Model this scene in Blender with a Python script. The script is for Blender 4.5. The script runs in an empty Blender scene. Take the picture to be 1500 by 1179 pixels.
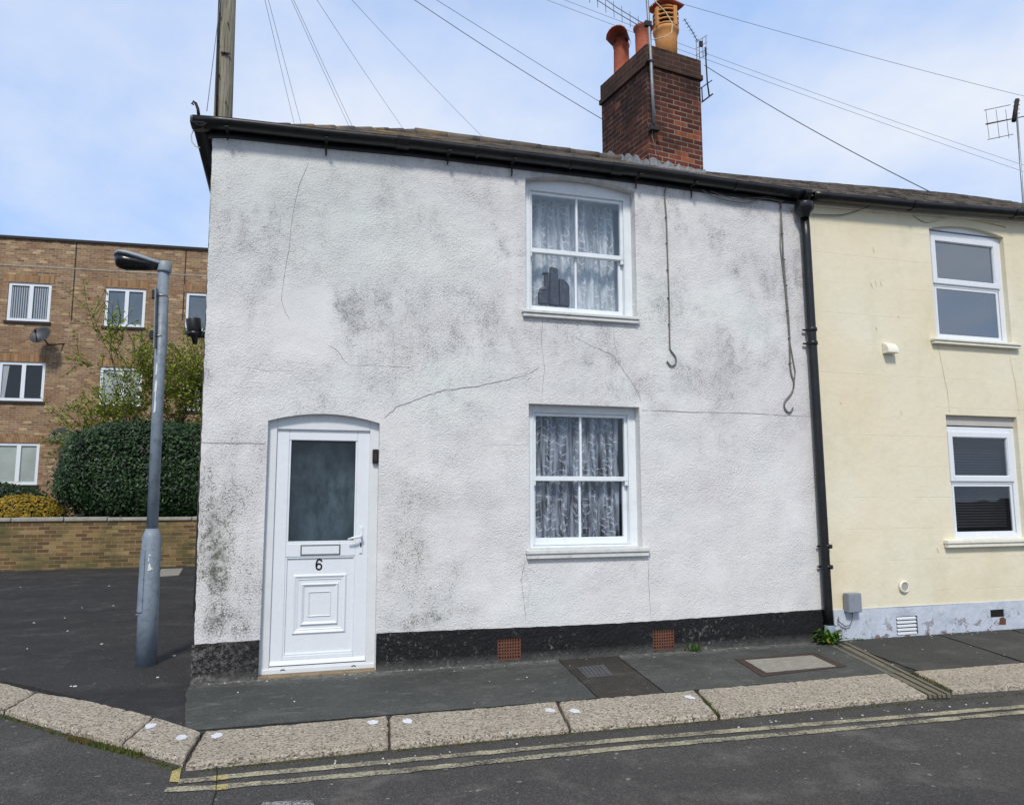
import bpy, bmesh, math, random
from mathutils import Vector, Matrix, noise as mnoise
from mathutils.geometry import tessellate_polygon
random.seed(7)
R=math.radians
scn=bpy.context.scene
col=scn.collection
# ------------------------------------------------------------------ camera
FPX=1100.0; YAW,PITCH,ROLL=R(16.46),R(7.0),R(-.107)
CAM=Vector((0.66,-6.61,1.442))
fw=Vector((math.sin(YAW)*math.cos(PITCH),math.cos(YAW)*math.cos(PITCH),math.sin(PITCH)))
rt=Vector((math.cos(YAW),-math.sin(YAW),0)); up=rt.cross(fw)
cr,sr=math.cos(ROLL),math.sin(ROLL)
rt,up=rt*cr+up*sr, up*cr-rt*sr
cd=bpy.data.cameras.new('camera'); cam=bpy.data.objects.new('camera',cd); col.objects.link(cam)
cd.sensor_width=36; cd.sensor_fit='HORIZONTAL'; cd.lens=FPX/1500*36; cd.clip_end=2000; cd.clip_start=.05
m=Matrix((rt,up,-fw)).transposed().to_4x4(); m.translation=CAM; cam.matrix_world=m
scn.camera=cam
scn.view_settings.view_transform='Standard'; scn.view_settings.look='None'; scn.view_settings.exposure=0
# measured survey points: bearing + elevation of a feature -> point on a known wall / ground plane
def ray(px,py): return fw+rt*((px-750)/FPX)+up*((589.5-py)/FPX)
def onY(px,py,Y=0.0):
    d=ray(px,py); return CAM+d*((Y-CAM.y)/d.y)
def onZ(px,py,Z=-.03):
    d=ray(px,py); return CAM+d*((Z-CAM.z)/d.z)
def p2(px,py): return tuple(onZ(px,py,-.03).xy)
def xz(px,py,Y=0.0):
    p=onY(px,py,Y); return (p.x,p.z)

# ------------------------------------------------------------------ materials
def hx(h,k=1.0):
    h=h.lstrip('#'); o=[]
    for i in (0,2,4):
        v=int(h[i:i+2],16)/255; v=v/12.92 if v<=.04045 else ((v+.055)/1.055)**2.4; o.append(min(1,v*k))
    return (*o,1)
class G:
    def __init__(s,name):
        s.m=bpy.data.materials.new(name); s.m.use_nodes=True; s.nt=s.m.node_tree
        s.b=s.nt.nodes['Principled BSDF']; s.out=s.nt.nodes['Material Output']
        s.p=s.nt.nodes.new('ShaderNodeNewGeometry').outputs['Position']
    def L(s,a,b): s.nt.links.new(a,b)
    def put(s,sock,v):
        if isinstance(v,bpy.types.NodeSocket): s.L(v,sock)
        elif v is not None: sock.default_value=v
    def map(s,v,scale=(1,1,1),loc=(0,0,0),rot=(0,0,0)):
        n=s.nt.nodes.new('ShaderNodeMapping'); s.L(v,n.inputs['Vector'])
        n.inputs['Scale'].default_value=scale; n.inputs['Location'].default_value=loc; n.inputs['Rotation'].default_value=rot
        return n.outputs[0]
    def noise(s,sc,det=4,ro=.55,v=None,dist=0):
        n=s.nt.nodes.new('ShaderNodeTexNoise'); s.put(n.inputs['Vector'],v or s.p)
        n.inputs['Scale'].default_value=sc; n.inputs['Detail'].default_value=det; n.inputs['Roughness'].default_value=ro; n.inputs['Distortion'].default_value=dist
        return n.outputs['Fac']
    def vor(s,sc,v=None,feat='F1',out='Distance'):
        n=s.nt.nodes.new('ShaderNodeTexVoronoi'); n.feature=feat; s.put(n.inputs['Vector'],v or s.p); n.inputs['Scale'].default_value=sc
        return n.outputs[out]
    def ramp(s,f,st):
        n=s.nt.nodes.new('ShaderNodeValToRGB'); s.L(f,n.inputs[0]); e=n.color_ramp.elements
        while len(e)<len(st): e.new(.5)
        for i,(p,c) in enumerate(st): e[i].position=p; e[i].color=c if len(c)==4 else (*c,1)
        return n.outputs[0]
    def mix(s,f,a,b,mode='MIX'):
        n=s.nt.nodes.new('ShaderNodeMix'); n.data_type='RGBA'; n.blend_type=mode
        s.put(n.inputs[0],f); s.put(n.inputs[6],a); s.put(n.inputs[7],b); return n.outputs[2]
    def ma(s,op,a,b=None,c=None):
        n=s.nt.nodes.new('ShaderNodeMath'); n.operation=op
        for i,v in enumerate((a,b,c)):
            if v is not None: s.put(n.inputs[i],v)
        return n.outputs[0]
    def mr(s,v,a,b,c=0,d=1):
        n=s.nt.nodes.new('ShaderNodeMapRange'); s.L(v,n.inputs[0])
        for i,q in enumerate((a,b,c,d)): n.inputs[i+1].default_value=q
        return n.outputs[0]
    def sep(s,v=None):
        n=s.nt.nodes.new('ShaderNodeSeparateXYZ'); s.L(v or s.p,n.inputs[0]); return n.outputs
    def comb(s,x,y,z=0):
        n=s.nt.nodes.new('ShaderNodeCombineXYZ'); s.put(n.inputs[0],x); s.put(n.inputs[1],y); s.put(n.inputs[2],z); return n.outputs[0]
    def uv(s):
        return s.nt.nodes.new('ShaderNodeUVMap').outputs[0]
    def ell(s,cx,cz,rx,rz,lo=.35,hi=1.15):
        "soft patch around (cx,cz) on a wall plane, edge broken by noise"
        v=s.map(s.wp,(1/rx,0,1/rz),(-cx/rx,0,-cz/rz))
        n=s.nt.nodes.new('ShaderNodeVectorMath'); n.operation='LENGTH'; s.L(v,n.inputs[0])
        return s.mr(n.outputs['Value'],lo,hi,1,0)
    def warp(s,sc=2.5,amt=.5):
        n=s.nt.nodes.new('ShaderNodeTexNoise'); s.L(s.p,n.inputs['Vector']); n.inputs['Scale'].default_value=sc; n.inputs['Detail'].default_value=5
        a=s.nt.nodes.new('ShaderNodeVectorMath'); a.operation='SUBTRACT'; s.L(n.outputs['Color'],a.inputs[0]); a.inputs[1].default_value=(.5,.5,.5)
        b=s.nt.nodes.new('ShaderNodeVectorMath'); b.operation='MULTIPLY_ADD'; s.L(a.outputs[0],b.inputs[0]); b.inputs[1].default_value=(amt,)*3; s.L(s.p,b.inputs[2])
        s.wp=b.outputs[0]
    def bump(s,h,st=.5,d=.01,nrm=None):
        n=s.nt.nodes.new('ShaderNodeBump'); n.inputs['Strength'].default_value=st; n.inputs['Distance'].default_value=d; s.L(h,n.inputs['Height'])
        if nrm: s.L(nrm,n.inputs['Normal'])
        return n.outputs[0]
    def fin(s,c=None,ro=None,nrm=None,spec=None,metal=None):
        s.put(s.b.inputs['Base Color'],c); s.put(s.b.inputs['Roughness'],ro)
        if nrm: s.L(nrm,s.b.inputs['Normal'])
        if spec is not None: s.b.inputs['Specular IOR Level'].default_value=spec
        if metal is not None: s.b.inputs['Metallic'].default_value=metal
        return s.m
def plain(name,c,ro=.6,var=.18,sc=6,bs=0,bsc=80,dirt=None,dk=.35,spec=None,metal=None):
    g=G(name); a=g.noise(sc,5,.6)
    c=hx(c) if isinstance(c,str) else c
    lo=tuple(q*(1-var) for q in c[:3])+(1,); hi=tuple(min(1,q*(1+var)) for q in c[:3])+(1,)
    cc=g.ramp(a,[(.3,lo),(.7,hi)])
    if dirt:
        d=g.mr(g.noise(sc*2.3,8,.7),.5,.72,0,dk); cc=g.mix(d,cc,hx(dirt))
    r=g.mr(g.noise(sc*3,4),.3,.7,max(0,ro-.1),min(1,ro+.1))
    nr=g.bump(g.noise(bsc,3),bs,.004) if bs else None
    return g.fin(cc,r,nr,spec,metal)
Mt={}
# rendered, once white, stained wall
g=G('white_pebbledash'); g.warp(2.2,.7)
base=g.ramp(g.noise(1.1,4,.5),[(.3,hx('#dcdcd9')),(.5,hx('#e6e6e3')),(.7,hx('#dee4df'))])
pin=g.mr(g.noise(.8,3,.5,g.map(g.p,loc=(5,3,9))),.35,.65,0,.45); base=g.mix(pin,base,hx('#d9d3d7')); base=g.mix(g.ma('MULTIPLY',g.ell(.8,3.9,1.5,.9,.2,1.2),.6),base,hx('#cfd8d1'))
patches=[(2.1,3.0,1.3,.75,.75),(1.25,3.05,.55,.5,.95),(.35,3.05,.35,.4,.7),(1.4,2.75,.5,.9,.75),(.15,3.4,.35,.5,.5),(2.5,2.55,.9,.6,.55),(4.95,2.75,.55,.6,.85),(4.5,2.6,.4,.35,.75),(5.2,3.1,.5,.5,.5),
 (.15,1.2,.4,1.1,.85),(.35,.55,.3,.6,.8),(1.7,1.1,.28,.9,.75),(1.95,.55,.5,.45,.6),(.4,1.75,.22,.5,.7),(2.2,1.9,.5,.5,.5),(4.7,1.9,.7,.5,.5),(5.6,.6,.35,.5,.4),(4.4,1.2,.4,.6,.3),(5.3,2.0,.5,.4,.35),(.7,3.7,.8,.5,.5),(2.4,3.55,1.0,.55,.55),(.3,4.1,.5,.4,.4),(1.6,4.0,.9,.4,.3),(3.3,2.9,.5,.5,.5),(1.0,2.35,.8,.35,.4),(2.74,2.9,.05,.3,.7),(3.9,2.85,.05,.35,.6),(2.77,.7,.05,.25,.6),(3.93,.68,.05,.25,.6),(3.35,3.0,.5,.14,.4),(.95,2.22,.5,.1,.5),(1.9,.42,.6,.14,.9),(.2,.5,.35,.3,1.1),(.1,1.0,.2,.9,1.2),(3.1,2.75,.9,.35,.35)]
tot=None
for cx,cz,rx,rz,w in patches:
    e=g.ma('MULTIPLY',g.ell(cx,cz,rx,rz),w); tot=e if tot is None else g.ma('MAXIMUM',tot,e)
clean=g.ell(.74,2.95,.42,.46,.55,.95)      # smooth mortar repair
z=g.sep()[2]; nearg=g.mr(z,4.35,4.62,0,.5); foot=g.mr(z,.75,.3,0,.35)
tot=g.ma('MAXIMUM',tot,g.ma('MULTIPLY',foot,g.noise(3,4)))
tot=g.ma('MULTIPLY',tot,g.ma('SUBTRACT',1,clean))
broad=g.ma('MULTIPLY',g.mr(g.noise(1.5,6,.68,g.map(g.p,loc=(4,0,2))),.36,.60,0,.85),g.mr(z,1.7,2.3,.45,1)); tot=g.ma('MAXIMUM',tot,broad); tot=g.ma('MULTIPLY',tot,g.ma('SUBTRACT',1,clean)); tot=g.ma('MAXIMUM',tot,.12)
streak=g.mr(g.noise(4,5,.6,g.map(g.p,(1.5,1,.7))),.34,.62,.5,1.0)
tots=g.ma('MULTIPLY',tot,streak)
green_=g.ma('MAXIMUM',g.ell(1.75,.75,.6,.9),g.ell(.1,.9,.5,1.0)); sp1=g.noise(64,4,.75); sp2=g.noise(15,5,.7); sp3=g.noise(95,2,.6)
spk=g.ma('MULTIPLY',g.mr(g.ma('ADD',g.ma('MULTIPLY',sp1,.55),g.ma('MULTIPLY',sp2,.45)),.46,.60,0,1),1)
# speckle threshold falls where the patch mask is high
th=g.ma('SUBTRACT',g.ma('ADD',g.ma('MULTIPLY',sp1,.6),g.ma('MULTIPLY',sp3,.4)),g.ma('MULTIPLY_ADD',tots,-.23,.645))
dots=g.mr(th,0,.06,0,.62)
dots=g.ma('MULTIPLY',dots,g.mr(sp2,.38,.58,.15,1)); dots=g.ma('MULTIPLY',dots,g.mr(green_,0,.6,1,1.5))
soft=g.ma('MULTIPLY',tots,g.mr(g.noise(5.5,9,.8),.30,.72,.10,.52))
green=green_
dcol=g.mix(g.ma('MULTIPLY',green,.8),hx('#88858a'),hx('#8a8a78'))
c1=g.mix(soft,base,dcol)
kcol=g.mix(g.ma('MULTIPLY',green,.9),hx('#5f5c63'),hx('#57584a'))
c2=g.mix(dots,c1,kcol)
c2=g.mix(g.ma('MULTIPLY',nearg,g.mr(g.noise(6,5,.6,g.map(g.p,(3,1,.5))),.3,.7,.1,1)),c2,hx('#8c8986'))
c2=g.mix(g.ma('MULTIPLY',clean,.4),c2,g.mix(g.noise(6,5,.7),hx('#cfd1d0'),hx('#dedddd')))
h1=g.noise(85,4,.65); h2=g.vor(64,feat='SMOOTH_F1'); h3=g.noise(9,4,.6); h0=g.noise(1.2,2,.5)
rough_amt=g.mr(clean,0,1,1,.25)
hh=g.ma('ADD',g.ma('MULTIPLY',g.ma('ADD',h1,g.ma('MULTIPLY',h2,.5)),rough_amt),g.ma('MULTIPLY',h3,.35))
nb=g.bump(g.ma('MULTIPLY',hh,g.mr(g.noise(2.1,4,.6,g.map(g.p,loc=(8,1,3))),.35,.65,.35,1.2)),.75,.013); nb=g.bump(h0,.5,.10,nb)
c2=g.mix(g.mr(g.noise(85,4,.8),.46,.64,0,.24),c2,hx('#8a878c')); Mt['white']=g.fin(c2,.9,nb,.2)
# black bitumen plinth
g=G('black_plinth_paint'); 
c=g.ramp(g.noise(9,6,.7),[(.3,hx('#111113')),(.6,hx('#1a1a1c')),(.8,hx('#2e2d2d'))])
wh=g.mr(g.noise(26,6,.8),.56,.66,0,.7); wh=g.ma('MULTIPLY',wh,g.mr(g.noise(1.9,3),.42,.62,.08,1)); c=g.mix(wh,c,hx('#9b9a98'))
zz=g.sep()[2]; c=g.mix(g.ma('MULTIPLY',g.mr(zz,.06,-.04,0,.6),g.noise(14,4,.7)),c,hx('#8d8c86'))
c=g.mix(g.ma('MULTIPLY',g.mr(g.sep()[0],.55,-.05,0,.8),g.mr(g.noise(30,6,.8),.47,.6,0,1)),c,hx('#84807d'))
Mt['plinth']=g.fin(c,.7,g.bump(g.ma('ADD',g.noise(40,4,.6),g.noise(7,3)),.9,.015),.3)
# cream painted render with faint ashlar lines
g=G('cream_painted_render')
c=g.ramp(g.noise(1.3,4,.5),[(.3,hx('#ddd7be')),(.7,hx('#e3ddc8'))])
c=g.mix(g.mr(g.noise(.9,3,.5,g.map(g.p,loc=(3,8,1))),.4,.7,0,.6),c,hx('#decfae'))
xx,yy,zz=g.sep()
zs=g.ma('PINGPONG',g.ma('ADD',zz,.08),.165); zs2=g.mr(g.ma('SUBTRACT',.165,zs),.0,.006,1,0)
brk=g.mr(g.noise(2.2,3,.5,g.map(g.p,loc=(1,1,4))),.42,.56,0,1)
line=g.ma('MULTIPLY',zs2,brk)
c=g.mix(g.ma('MULTIPLY',line,.22),c,hx('#b5ac8c'))
c=g.mix(g.ma('MULTIPLY',g.mr(g.noise(13,7,.8),.64,.72,0,.55),g.mr(g.noise(2,2),.45,.6,0,1)),c,hx('#b09a68'))
c=g.mix(g.mr(g.noise(1.8,6,.65,g.map(g.p,(1.5,1,.5),(7,0,2))),.5,.8,0,.45),c,hx('#c3bd9c'))
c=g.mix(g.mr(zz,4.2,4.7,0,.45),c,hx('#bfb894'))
c=g.mix(g.ma('MULTIPLY',g.mr(zz,.8,.25,0,.35),g.noise(5,5,.6)),c,hx('#c4b995'))
hh=g.ma('ADD',g.ma('MULTIPLY',g.noise(3,5,.6),1.2),g.ma('MULTIPLY',line,-.10)); hh=g.ma('ADD',hh,g.ma('MULTIPLY',g.noise(60,2),.06))
Mt['cream']=g.fin(c,.65,g.bump(hh,.4,.03),.35)
# pale blue grey plinth of the cream house
g=G('blue_grey_plinth_paint')
c=g.ramp(g.noise(4,5,.6),[(.3,hx('#b4bcc8')),(.6,hx('#c2c9d4')),(.8,hx('#cdd1d8'))])
c=g.mix(g.mr(g.noise(3.2,6,.7,g.map(g.p,loc=(2,2,2))),.52,.7,0,.55),c,hx('#8a939c'))
zz=g.sep()[2]; low=g.mr(zz,.22,.0,.02,1)
pe=g.ma('MULTIPLY',g.mr(g.noise(8,6,.7),.56,.6,0,1),low); c=g.mix(pe,c,g.ramp(g.noise(12,3),[(.4,hx('#7d8590')),(.6,hx('#8a6a5a'))]))
Mt['cplinth']=g.fin(c,.7,g.bump(g.ma('ADD',g.noise(12,5,.6),g.ma('MULTIPLY',pe,-1)),.6,.015),.3)
# bricks
def brick(name,c1,c2,mort,bw=.225,rh=.075,mo=.010,dark=None,rows=None,dk=.6,extra=None,soot=None):
    g=G(name); uv=g.uv()
    n=g.nt.nodes.new('ShaderNodeTexBrick'); g.L(uv,n.inputs['Vector'])
    n.inputs['Scale'].default_value=1; n.inputs['Brick Width'].default_value=bw; n.inputs['Row Height'].default_value=rh
    n.inputs['Mortar Size'].default_value=mo*.5; n.inputs['Mortar Smooth'].default_value=.25; n.inputs['Bias'].default_value=0
    n.inputs['Color1'].default_value=(0,0,0,1); n.inputs['Color2'].default_value=(1,1,1,1); n.inputs['Mortar'].default_value=(.5,.5,.5,1)
    tone=g.ramp(n.outputs['Color'],[(0,hx(c1)),(.3,hx(c2,.7)),(.5,hx(c2)),(.72,hx(c1,1.15)),(.82,hx(c1,.6)),(.97,hx(extra or c2,1.1))])
    tone=g.mix(g.mr(g.noise(30,5,.7),.35,.7,0,.5),tone,hx(c1,.5))
    c=g.mix(n.outputs['Fac'],tone,g.mix(g.noise(20,3),hx(mort),hx(mort,.6)))
    if dark: 
        mk=g.mr(g.noise(1.6,6,.65),.42,.62,0,dk); c=g.mix(mk,c,hx(dark))
    if soot:
        sx,sy,sz=g.sep(); top=g.mr(sz,soot[0],soot[1],.08,.95); lf=g.mr(sx,soot[2],soot[2]-.12,0,.7)
        c=g.mix(g.ma('MULTIPLY',g.ma('MINIMUM',g.ma('ADD',top,lf),1),g.mr(g.noise(5,6,.7),.3,.65,.25,1)),c,hx('#241a18'))
    hh=g.ma('ADD',g.ma('MULTIPLY',n.outputs['Fac'],-1.2),g.ma('MULTIPLY',g.noise(60,4),.5))
    return g.fin(c,.85,g.bump(hh,.8,.008),.2)
Mt['brick_apt']=brick('buff_brown_brick','#8a6a52','#a88c6a','#bdb4a2',mo=.013,dark='#7a5a44',dk=.45,extra='#bfa47c')
Mt['brick_chim']=brick('red_sooty_brick','#7a4031','#5c2c24','#a89a8a',mo=.016,dark='#33231e',dk=.75,extra='#b0603c',soot=(6.6,7.6,5.33))
Mt['brick_cap']=brick('sooty_dark_brick','#553a30','#4a3229','#6b6054',mo=.012,dark='#2c2520',dk=.7)
Mt['brick_low']=brick('mossy_buff_brick','#94794f','#6e5038','#a39a80',mo=.014,dark='#4e5034',dk=.65,extra='#b09468')
Mt['arch_brick']=brick('soldier_course_brick','#a8845e','#8e6a4c','#b3a894',bw=.078,rh=.3,dark='#8a6048',dk=.3)
# granite
g=G('speckled_granite')
v=g.vor(88,out='Color'); vs=g.nt.nodes.new('ShaderNodeSeparateColor'); g.L(v,vs.inputs[0])
c=g.ramp(vs.outputs[0],[(0,hx('#5a554f')),(.22,hx('#b5a995')),(.5,hx('#dcd2c0')),(.8,hx('#c6b6a0')),(1,hx('#efeae0'))])
c=g.mix(g.mr(g.noise(110,3,.6),.54,.66,0,.6),c,hx('#4e4842'))
oi=g.nt.nodes.new('ShaderNodeObjectInfo'); c=g.mix(g.mr(oi.outputs['Random'],0,1,0,.16),c,hx('#a8957f'))
c=g.mix(g.mr(g.noise(2.6,6,.7),.5,.75,0,.4),c,hx('#8a8278'))
Mt['granite']=g.fin(c,.85,g.bump(g.ma('ADD',g.ma('ADD',g.noise(80,5,.75),g.ma('MULTIPLY',g.vor(48),.6)),g.ma('MULTIPLY',g.noise(20,4,.6),1.2)),1.0,.02),.25)
# asphalt / tarmac
def tar(name,c1,c2,sp='#8d8b88',big='#3a393a',k=.35,scale=170):
    g=G(name); c=g.ramp(g.noise(1.2,6,.6),[(.3,hx(c1)),(.7,hx(c2))])
    v=g.vor(scale,out='Color'); vs=g.nt.nodes.new('ShaderNodeSeparateColor'); g.L(v,vs.inputs[0])
    c=g.mix(g.mr(vs.outputs[1],.55,1,0,k),c,hx(sp)); c=g.mix(g.mr(vs.outputs[2],.7,1,0,.4),c,hx('#1e1e1f'))
    c=g.mix(g.mr(g.noise(.6,7,.65,g.map(g.p,(.35,1.4,1))),.45,.7,0,.5),c,hx(big))
    c=g.mix(g.mr(g.noise(24,2,.3),.74,.78,0,.5),c,hx('#a9a7a2'))
    c=g.mix(g.mr(g.noise(2.6,7,.7,g.map(g.p,loc=(3,9,0))),.52,.72,0,.35),c,hx(sp)); c=g.mix(g.mr(g.noise(.35,3,.5,g.map(g.p,(.3,3,1))),.45,.6,0,.3),c,hx(big,.8))
    return g,c,g.bump(g.ma('ADD',g.noise(150,3,.6),g.ma('MULTIPLY',g.noise(6,4),.6)),.7,.008)
g,c,n=tar('road_asphalt','#3d3c3b','#494745','#87847e','#323130',k=.4,scale=140); Mt['road']=g.fin(c,.82,n,.3)
ROADC=None
g,c,n=tar('pavement_asphalt','#2e2d2e','#393838','#6f6d6b','#252526',k=.26,scale=120); Mt['tarmac']=g.fin(c,.8,n,.25)
g,c,n=tar('grey_green_paving','#414442','#545652','#7c7d78','#3a3c3a',k=.28,scale=110)
c=g.mix(g.mr(g.noise(7,8,.75,g.map(g.p,(1,2.5,1))),.56,.66,0,.35),c,hx('#8a8d89'))
c=g.mix(g.ma('MULTIPLY',g.mr(g.sep()[1],-.22,-.02,0,.8),g.mr(g.noise(20,6,.7),.4,.65,0,1)),c,hx('#8f8f8a')) ; Mt['slab']=g.fin(c,.78,n,.25)
g,c,n=tar('dark_green_paving','#3a3b39','#494946','#777874','#3d3b38',k=.2,scale=120); Mt['slab2']=g.fin(c,.8,n,.25)
g,c,n=tar('worn_dark_patch','#34312e','#423e3a','#7b7770','#35322f',k=.3); Mt['patch']=g.fin(c,.85,n,.2)
# worn road paint over asphalt
def worn(name,pc,lo=.44,hi=.56,asp='#42403f',k=.85):
    g=G(name); a=g.ma('ADD',g.ma('MULTIPLY',g.noise(90,4,.7),.65),g.ma('MULTIPLY',g.noise(5,4,.6),.35))
    c=g.mix(g.mr(a,lo,hi,0,k),hx(asp),g.ramp(g.noise(7,3),[(.3,hx(pc)),(.7,hx(pc,.8))]))
    return g.fin(c,.8,g.bump(g.noise(140,3,.6),.7,.008),.25)
Mt['yellow']=worn('worn_yellow_paint','#cbc4a6',.41,.58)
Mt['yellow2']=worn('brighter_yellow_paint','#c8b878',.40,.48)
Mt['roadwhite']=worn('worn_white_paint','#b8b8b8',.44,.54)
Mt['dot']=worn('white_survey_paint','#e6e9f0',.36,.46,'#b3a596',.95)
Mt['upvc']=plain('white_upvc','#dbe0e5',.28,.02,3,dirt='#c9ccc6',dk=.12,spec=.5)
Mt['upvcdirty']=plain('grubby_white_upvc','#d5d9db',.35,.03,3,dirt='#b8b8ac',dk=.22)
Mt['timber']=plain('aged_white_paint','#e0e6ea',.45,.04,4,.2,90,dirt='#a5a79f',dk=.25)
Mt['sillp']=plain('painted_sill','#cfd1ce',.6,.07,5,.4,60,dirt='#8c8b84',dk=.5)
Mt['creamsill']=plain('cream_painted_sill','#e4e1d2',.5,.05,5,.2,60,dirt='#a59d80',dk=.3)
Mt['black']=plain('black_gutter_plastic','#101114',.36,.2,3,.2,30,dirt='#2c2b2b',dk=.4,spec=.5)
Mt['iron']=plain('rusty_iron','#231f1e',.8,.3,20,.6,60,dirt='#4a3026',dk=.7)
Mt['blackrub']=plain('black_plastic','#101113',.4,.1,8)
Mt['seal']=plain('dark_seal','#1a1b1c',.6,.1,8)
Mt['shadowgap']=plain('dark_recess','#08090a',.9,.1,8)
Mt['lamp']=plain('grey_blue_column_paint','#7e8b98',.5,.10,7,.2,50,dirt='#4e565e',dk=.7)
Mt['lamphead']=plain('pale_grey_lantern','#8e9ba3',.45,.08,5,dirt='#66706f',dk=.4)
Mt['lampbowl']=plain('smoked_lantern_bowl','#16181a',.25,.1,8)
Mt['galv']=plain('galvanised_steel','#8d9193',.45,.15,14,.2,60,dirt='#5a5a56',dk=.4,metal=.6)
Mt['alu']=plain('dull_aluminium','#9aa0a6',.4,.1,10,metal=.7)
Mt['terra']=plain('terracotta','#a5553a',.75,.2,9,.4,50,dirt='#4a3028',dk=.7)
Mt['buffpot']=plain('buff_clay','#c4884c',.75,.12,9,.4,50,dirt='#7a5c3c',dk=.5)
Mt['lead']=plain('mortar_and_lead','#7c8084',.8,.35,22,1.0,40,dirt='#3c3e40',dk=.85)
Mt['cable']=plain('grey_weathered_cable','#6c6b66',.6,.2,25)
Mt['wire']=plain('overhead_wire','#5c6470',.6,.1,10)
Mt['cable2']=plain('cream_painted_cable','#c9c2a0',.6,.15,25)
Mt['crack']=plain('crack_shadow','#85817f',.9,.3,14)
Mt['crack2']=plain('filled_crack','#d2d2d6',.9,.1,30,.5,60)
Mt['creamcrack']=plain('rusty_crack','#a58a5c',.9,.2,14)
Mt['terravent']=plain('terracotta_airbrick','#66402f',.8,.15,20,.4,60,dirt='#4a2a20',dk=.6)
Mt['greybox']=plain('grey_box','#858c95',.5,.06,9,dirt='#5e646c',dk=.3)
Mt['coping']=plain('pale_coping_stone','#9a978c',.85,.15,5,.6,40,dirt='#5c5c4c',dk=.7)
Mt['bark']=plain('grey_brown_bark','#4c4238',.9,.25,14,.6,40)
Mt['number']=plain('black_vinyl','#0c0c0e',.4,.05,8)
Mt['shutterwhite']=plain('white_blind','#9aa0a6',.6,.06,5)
Mt['curt']=None
Mt['manhole']=plain('concrete_inset','#8d8a80',.85,.15,14,.7,90,dirt='#5a554c',dk=.6)
Mt['rustframe']=plain('rusty_steel_frame','#3c2c25',.8,.25,16,.5,60,dirt='#2e221c',dk=.6)
Mt['iron_cover']=plain('grey_iron_cover','#4c4e50',.6,.2,16,.6,60)
Mt['channel']=plain('brass_grey_channel','#6a6454',.65,.2,12,.4,60,dirt='#4a4636',dk=.6)
Mt['wood_sill']=plain('weathered_oak_threshold','#85755c',.85,.2,9,.5,50,dirt='#4a4032',dk=.6)
Mt['fig']=plain('dark_stained_carving','#34343e',.5,.45,18,.4,50,dirt='#6a707c',dk=.5)
Mt['soil']=plain('dark_soil','#3a3126',.95,.3,4)
Mt['render_grey']=plain('pale_grey_board','#b7b3ac',.7,.06,4)
# wooden pole
g=G('weathered_pole_timber'); v=g.map(g.p,(14,14,.7))
c=g.ramp(g.noise(3,6,.7,v),[(.3,hx('#4e4a40')),(.55,hx('#8a8676')),(.75,hx('#a5a08e'))])
Mt['pole']=g.fin(c,.9,g.bump(g.noise(4,6,.7,v),.9,.02),.2)
# slates
g=G('mossy_slate'); oi=g.nt.nodes.new('ShaderNodeObjectInfo')
c=g.ramp(g.vor(4.2,g.map(g.p,(1,1,.2)),out='Color'),[(.2,hx('#4e4946')),(.6,hx('#6d6660')),(1,hx('#5c544e'))])
c=g.mix(g.mr(g.noise(9,7,.7),.5,.66,0,.6),c,hx('#6e6753')); c=g.mix(g.ma('MULTIPLY',g.mr(g.noise(2.5,4),.5,.6,0,.8),g.mr(g.sep()[0],3.2,1.0,0,1)),c,hx('#a5854c'))
Mt['slate']=g.fin(c,.85,g.bump(g.noise(30,5,.7),.8,.015),.25)
# window glass
def glass(name,tint=(.9,.93,.95,1),fr=1.0,ro=.01):
    g=G(name); nt=g.nt; nt.nodes.remove(g.b)
    t=nt.nodes.new('ShaderNodeBsdfTransparent'); t.inputs[0].default_value=tint
    gl=nt.nodes.new('ShaderNodeBsdfGlossy'); gl.inputs['Roughness'].default_value=ro; gl.inputs[0].default_value=(.86,.93,1,1)
    g.L(g.bump(g.noise(1.5,2),.15,.02),gl.inputs['Normal'])
    f=nt.nodes.new('ShaderNodeLayerWeight'); f.inputs[0].default_value=.5
    k=g.ma('MULTIPLY_ADD',g.ma('POWER',f.outputs['Facing'],5),.9,.055*fr)
    mx=nt.nodes.new('ShaderNodeMixShader'); g.L(k,mx.inputs[0]); g.L(t.outputs[0],mx.inputs[1]); g.L(gl.outputs[0],mx.inputs[2]); g.L(mx.outputs[0],g.out.inputs[0])
    return g.m
Mt['glass']=glass('window_glass')
Mt['glassblue']=glass('sky_reflecting_glass',(.28,.35,.44,1),5.0)
Mt['glass2']=glass('dim_window_glass',(.75,.78,.8,1),1.6)
# frosted dark door glass
g=G('obscured_door_glass'); g.warp(3,.5)
e=g.ma('MULTIPLY',g.ell(.98,1.35,.32,.55,.0,1.1),g.mr(g.noise(5,6,.7,g.map(g.p,(1.6,1,.7))),.35,.7,.05,.9))
c=g.mix(e,hx('#1d242a'),hx('#667b84')); c=g.mix(g.mr(g.sep()[2],1.85,1.2,0,.25),c,hx('#4a5c66')); c=g.mix(g.mr(g.noise(9,5,.6),.5,.7,0,.12),c,hx('#5a6a74'))
Mt['doorglass']=g.fin(c,.22,g.bump(g.noise(60,2),.15,.004),.4)
# apartment glass: dull sky reflection
def paneg(name,c,ro=.12):
    g=G(name); cc=g.ramp(g.noise(1.3,3),[(.3,hx(c,.8)),(.7,hx(c,1.15))]); return g.fin(cc,ro,None,.6)
Mt['pane_grey']=paneg('grey_pane','#5b6874'); Mt['pane_dark']=paneg('dark_pane','#17191c'); Mt['pane_pale']=paneg('pale_curtained_pane','#98a29c',.4)
Mt['pane_mid']=paneg('blue_grey_pane','#3d4a5a')
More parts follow.
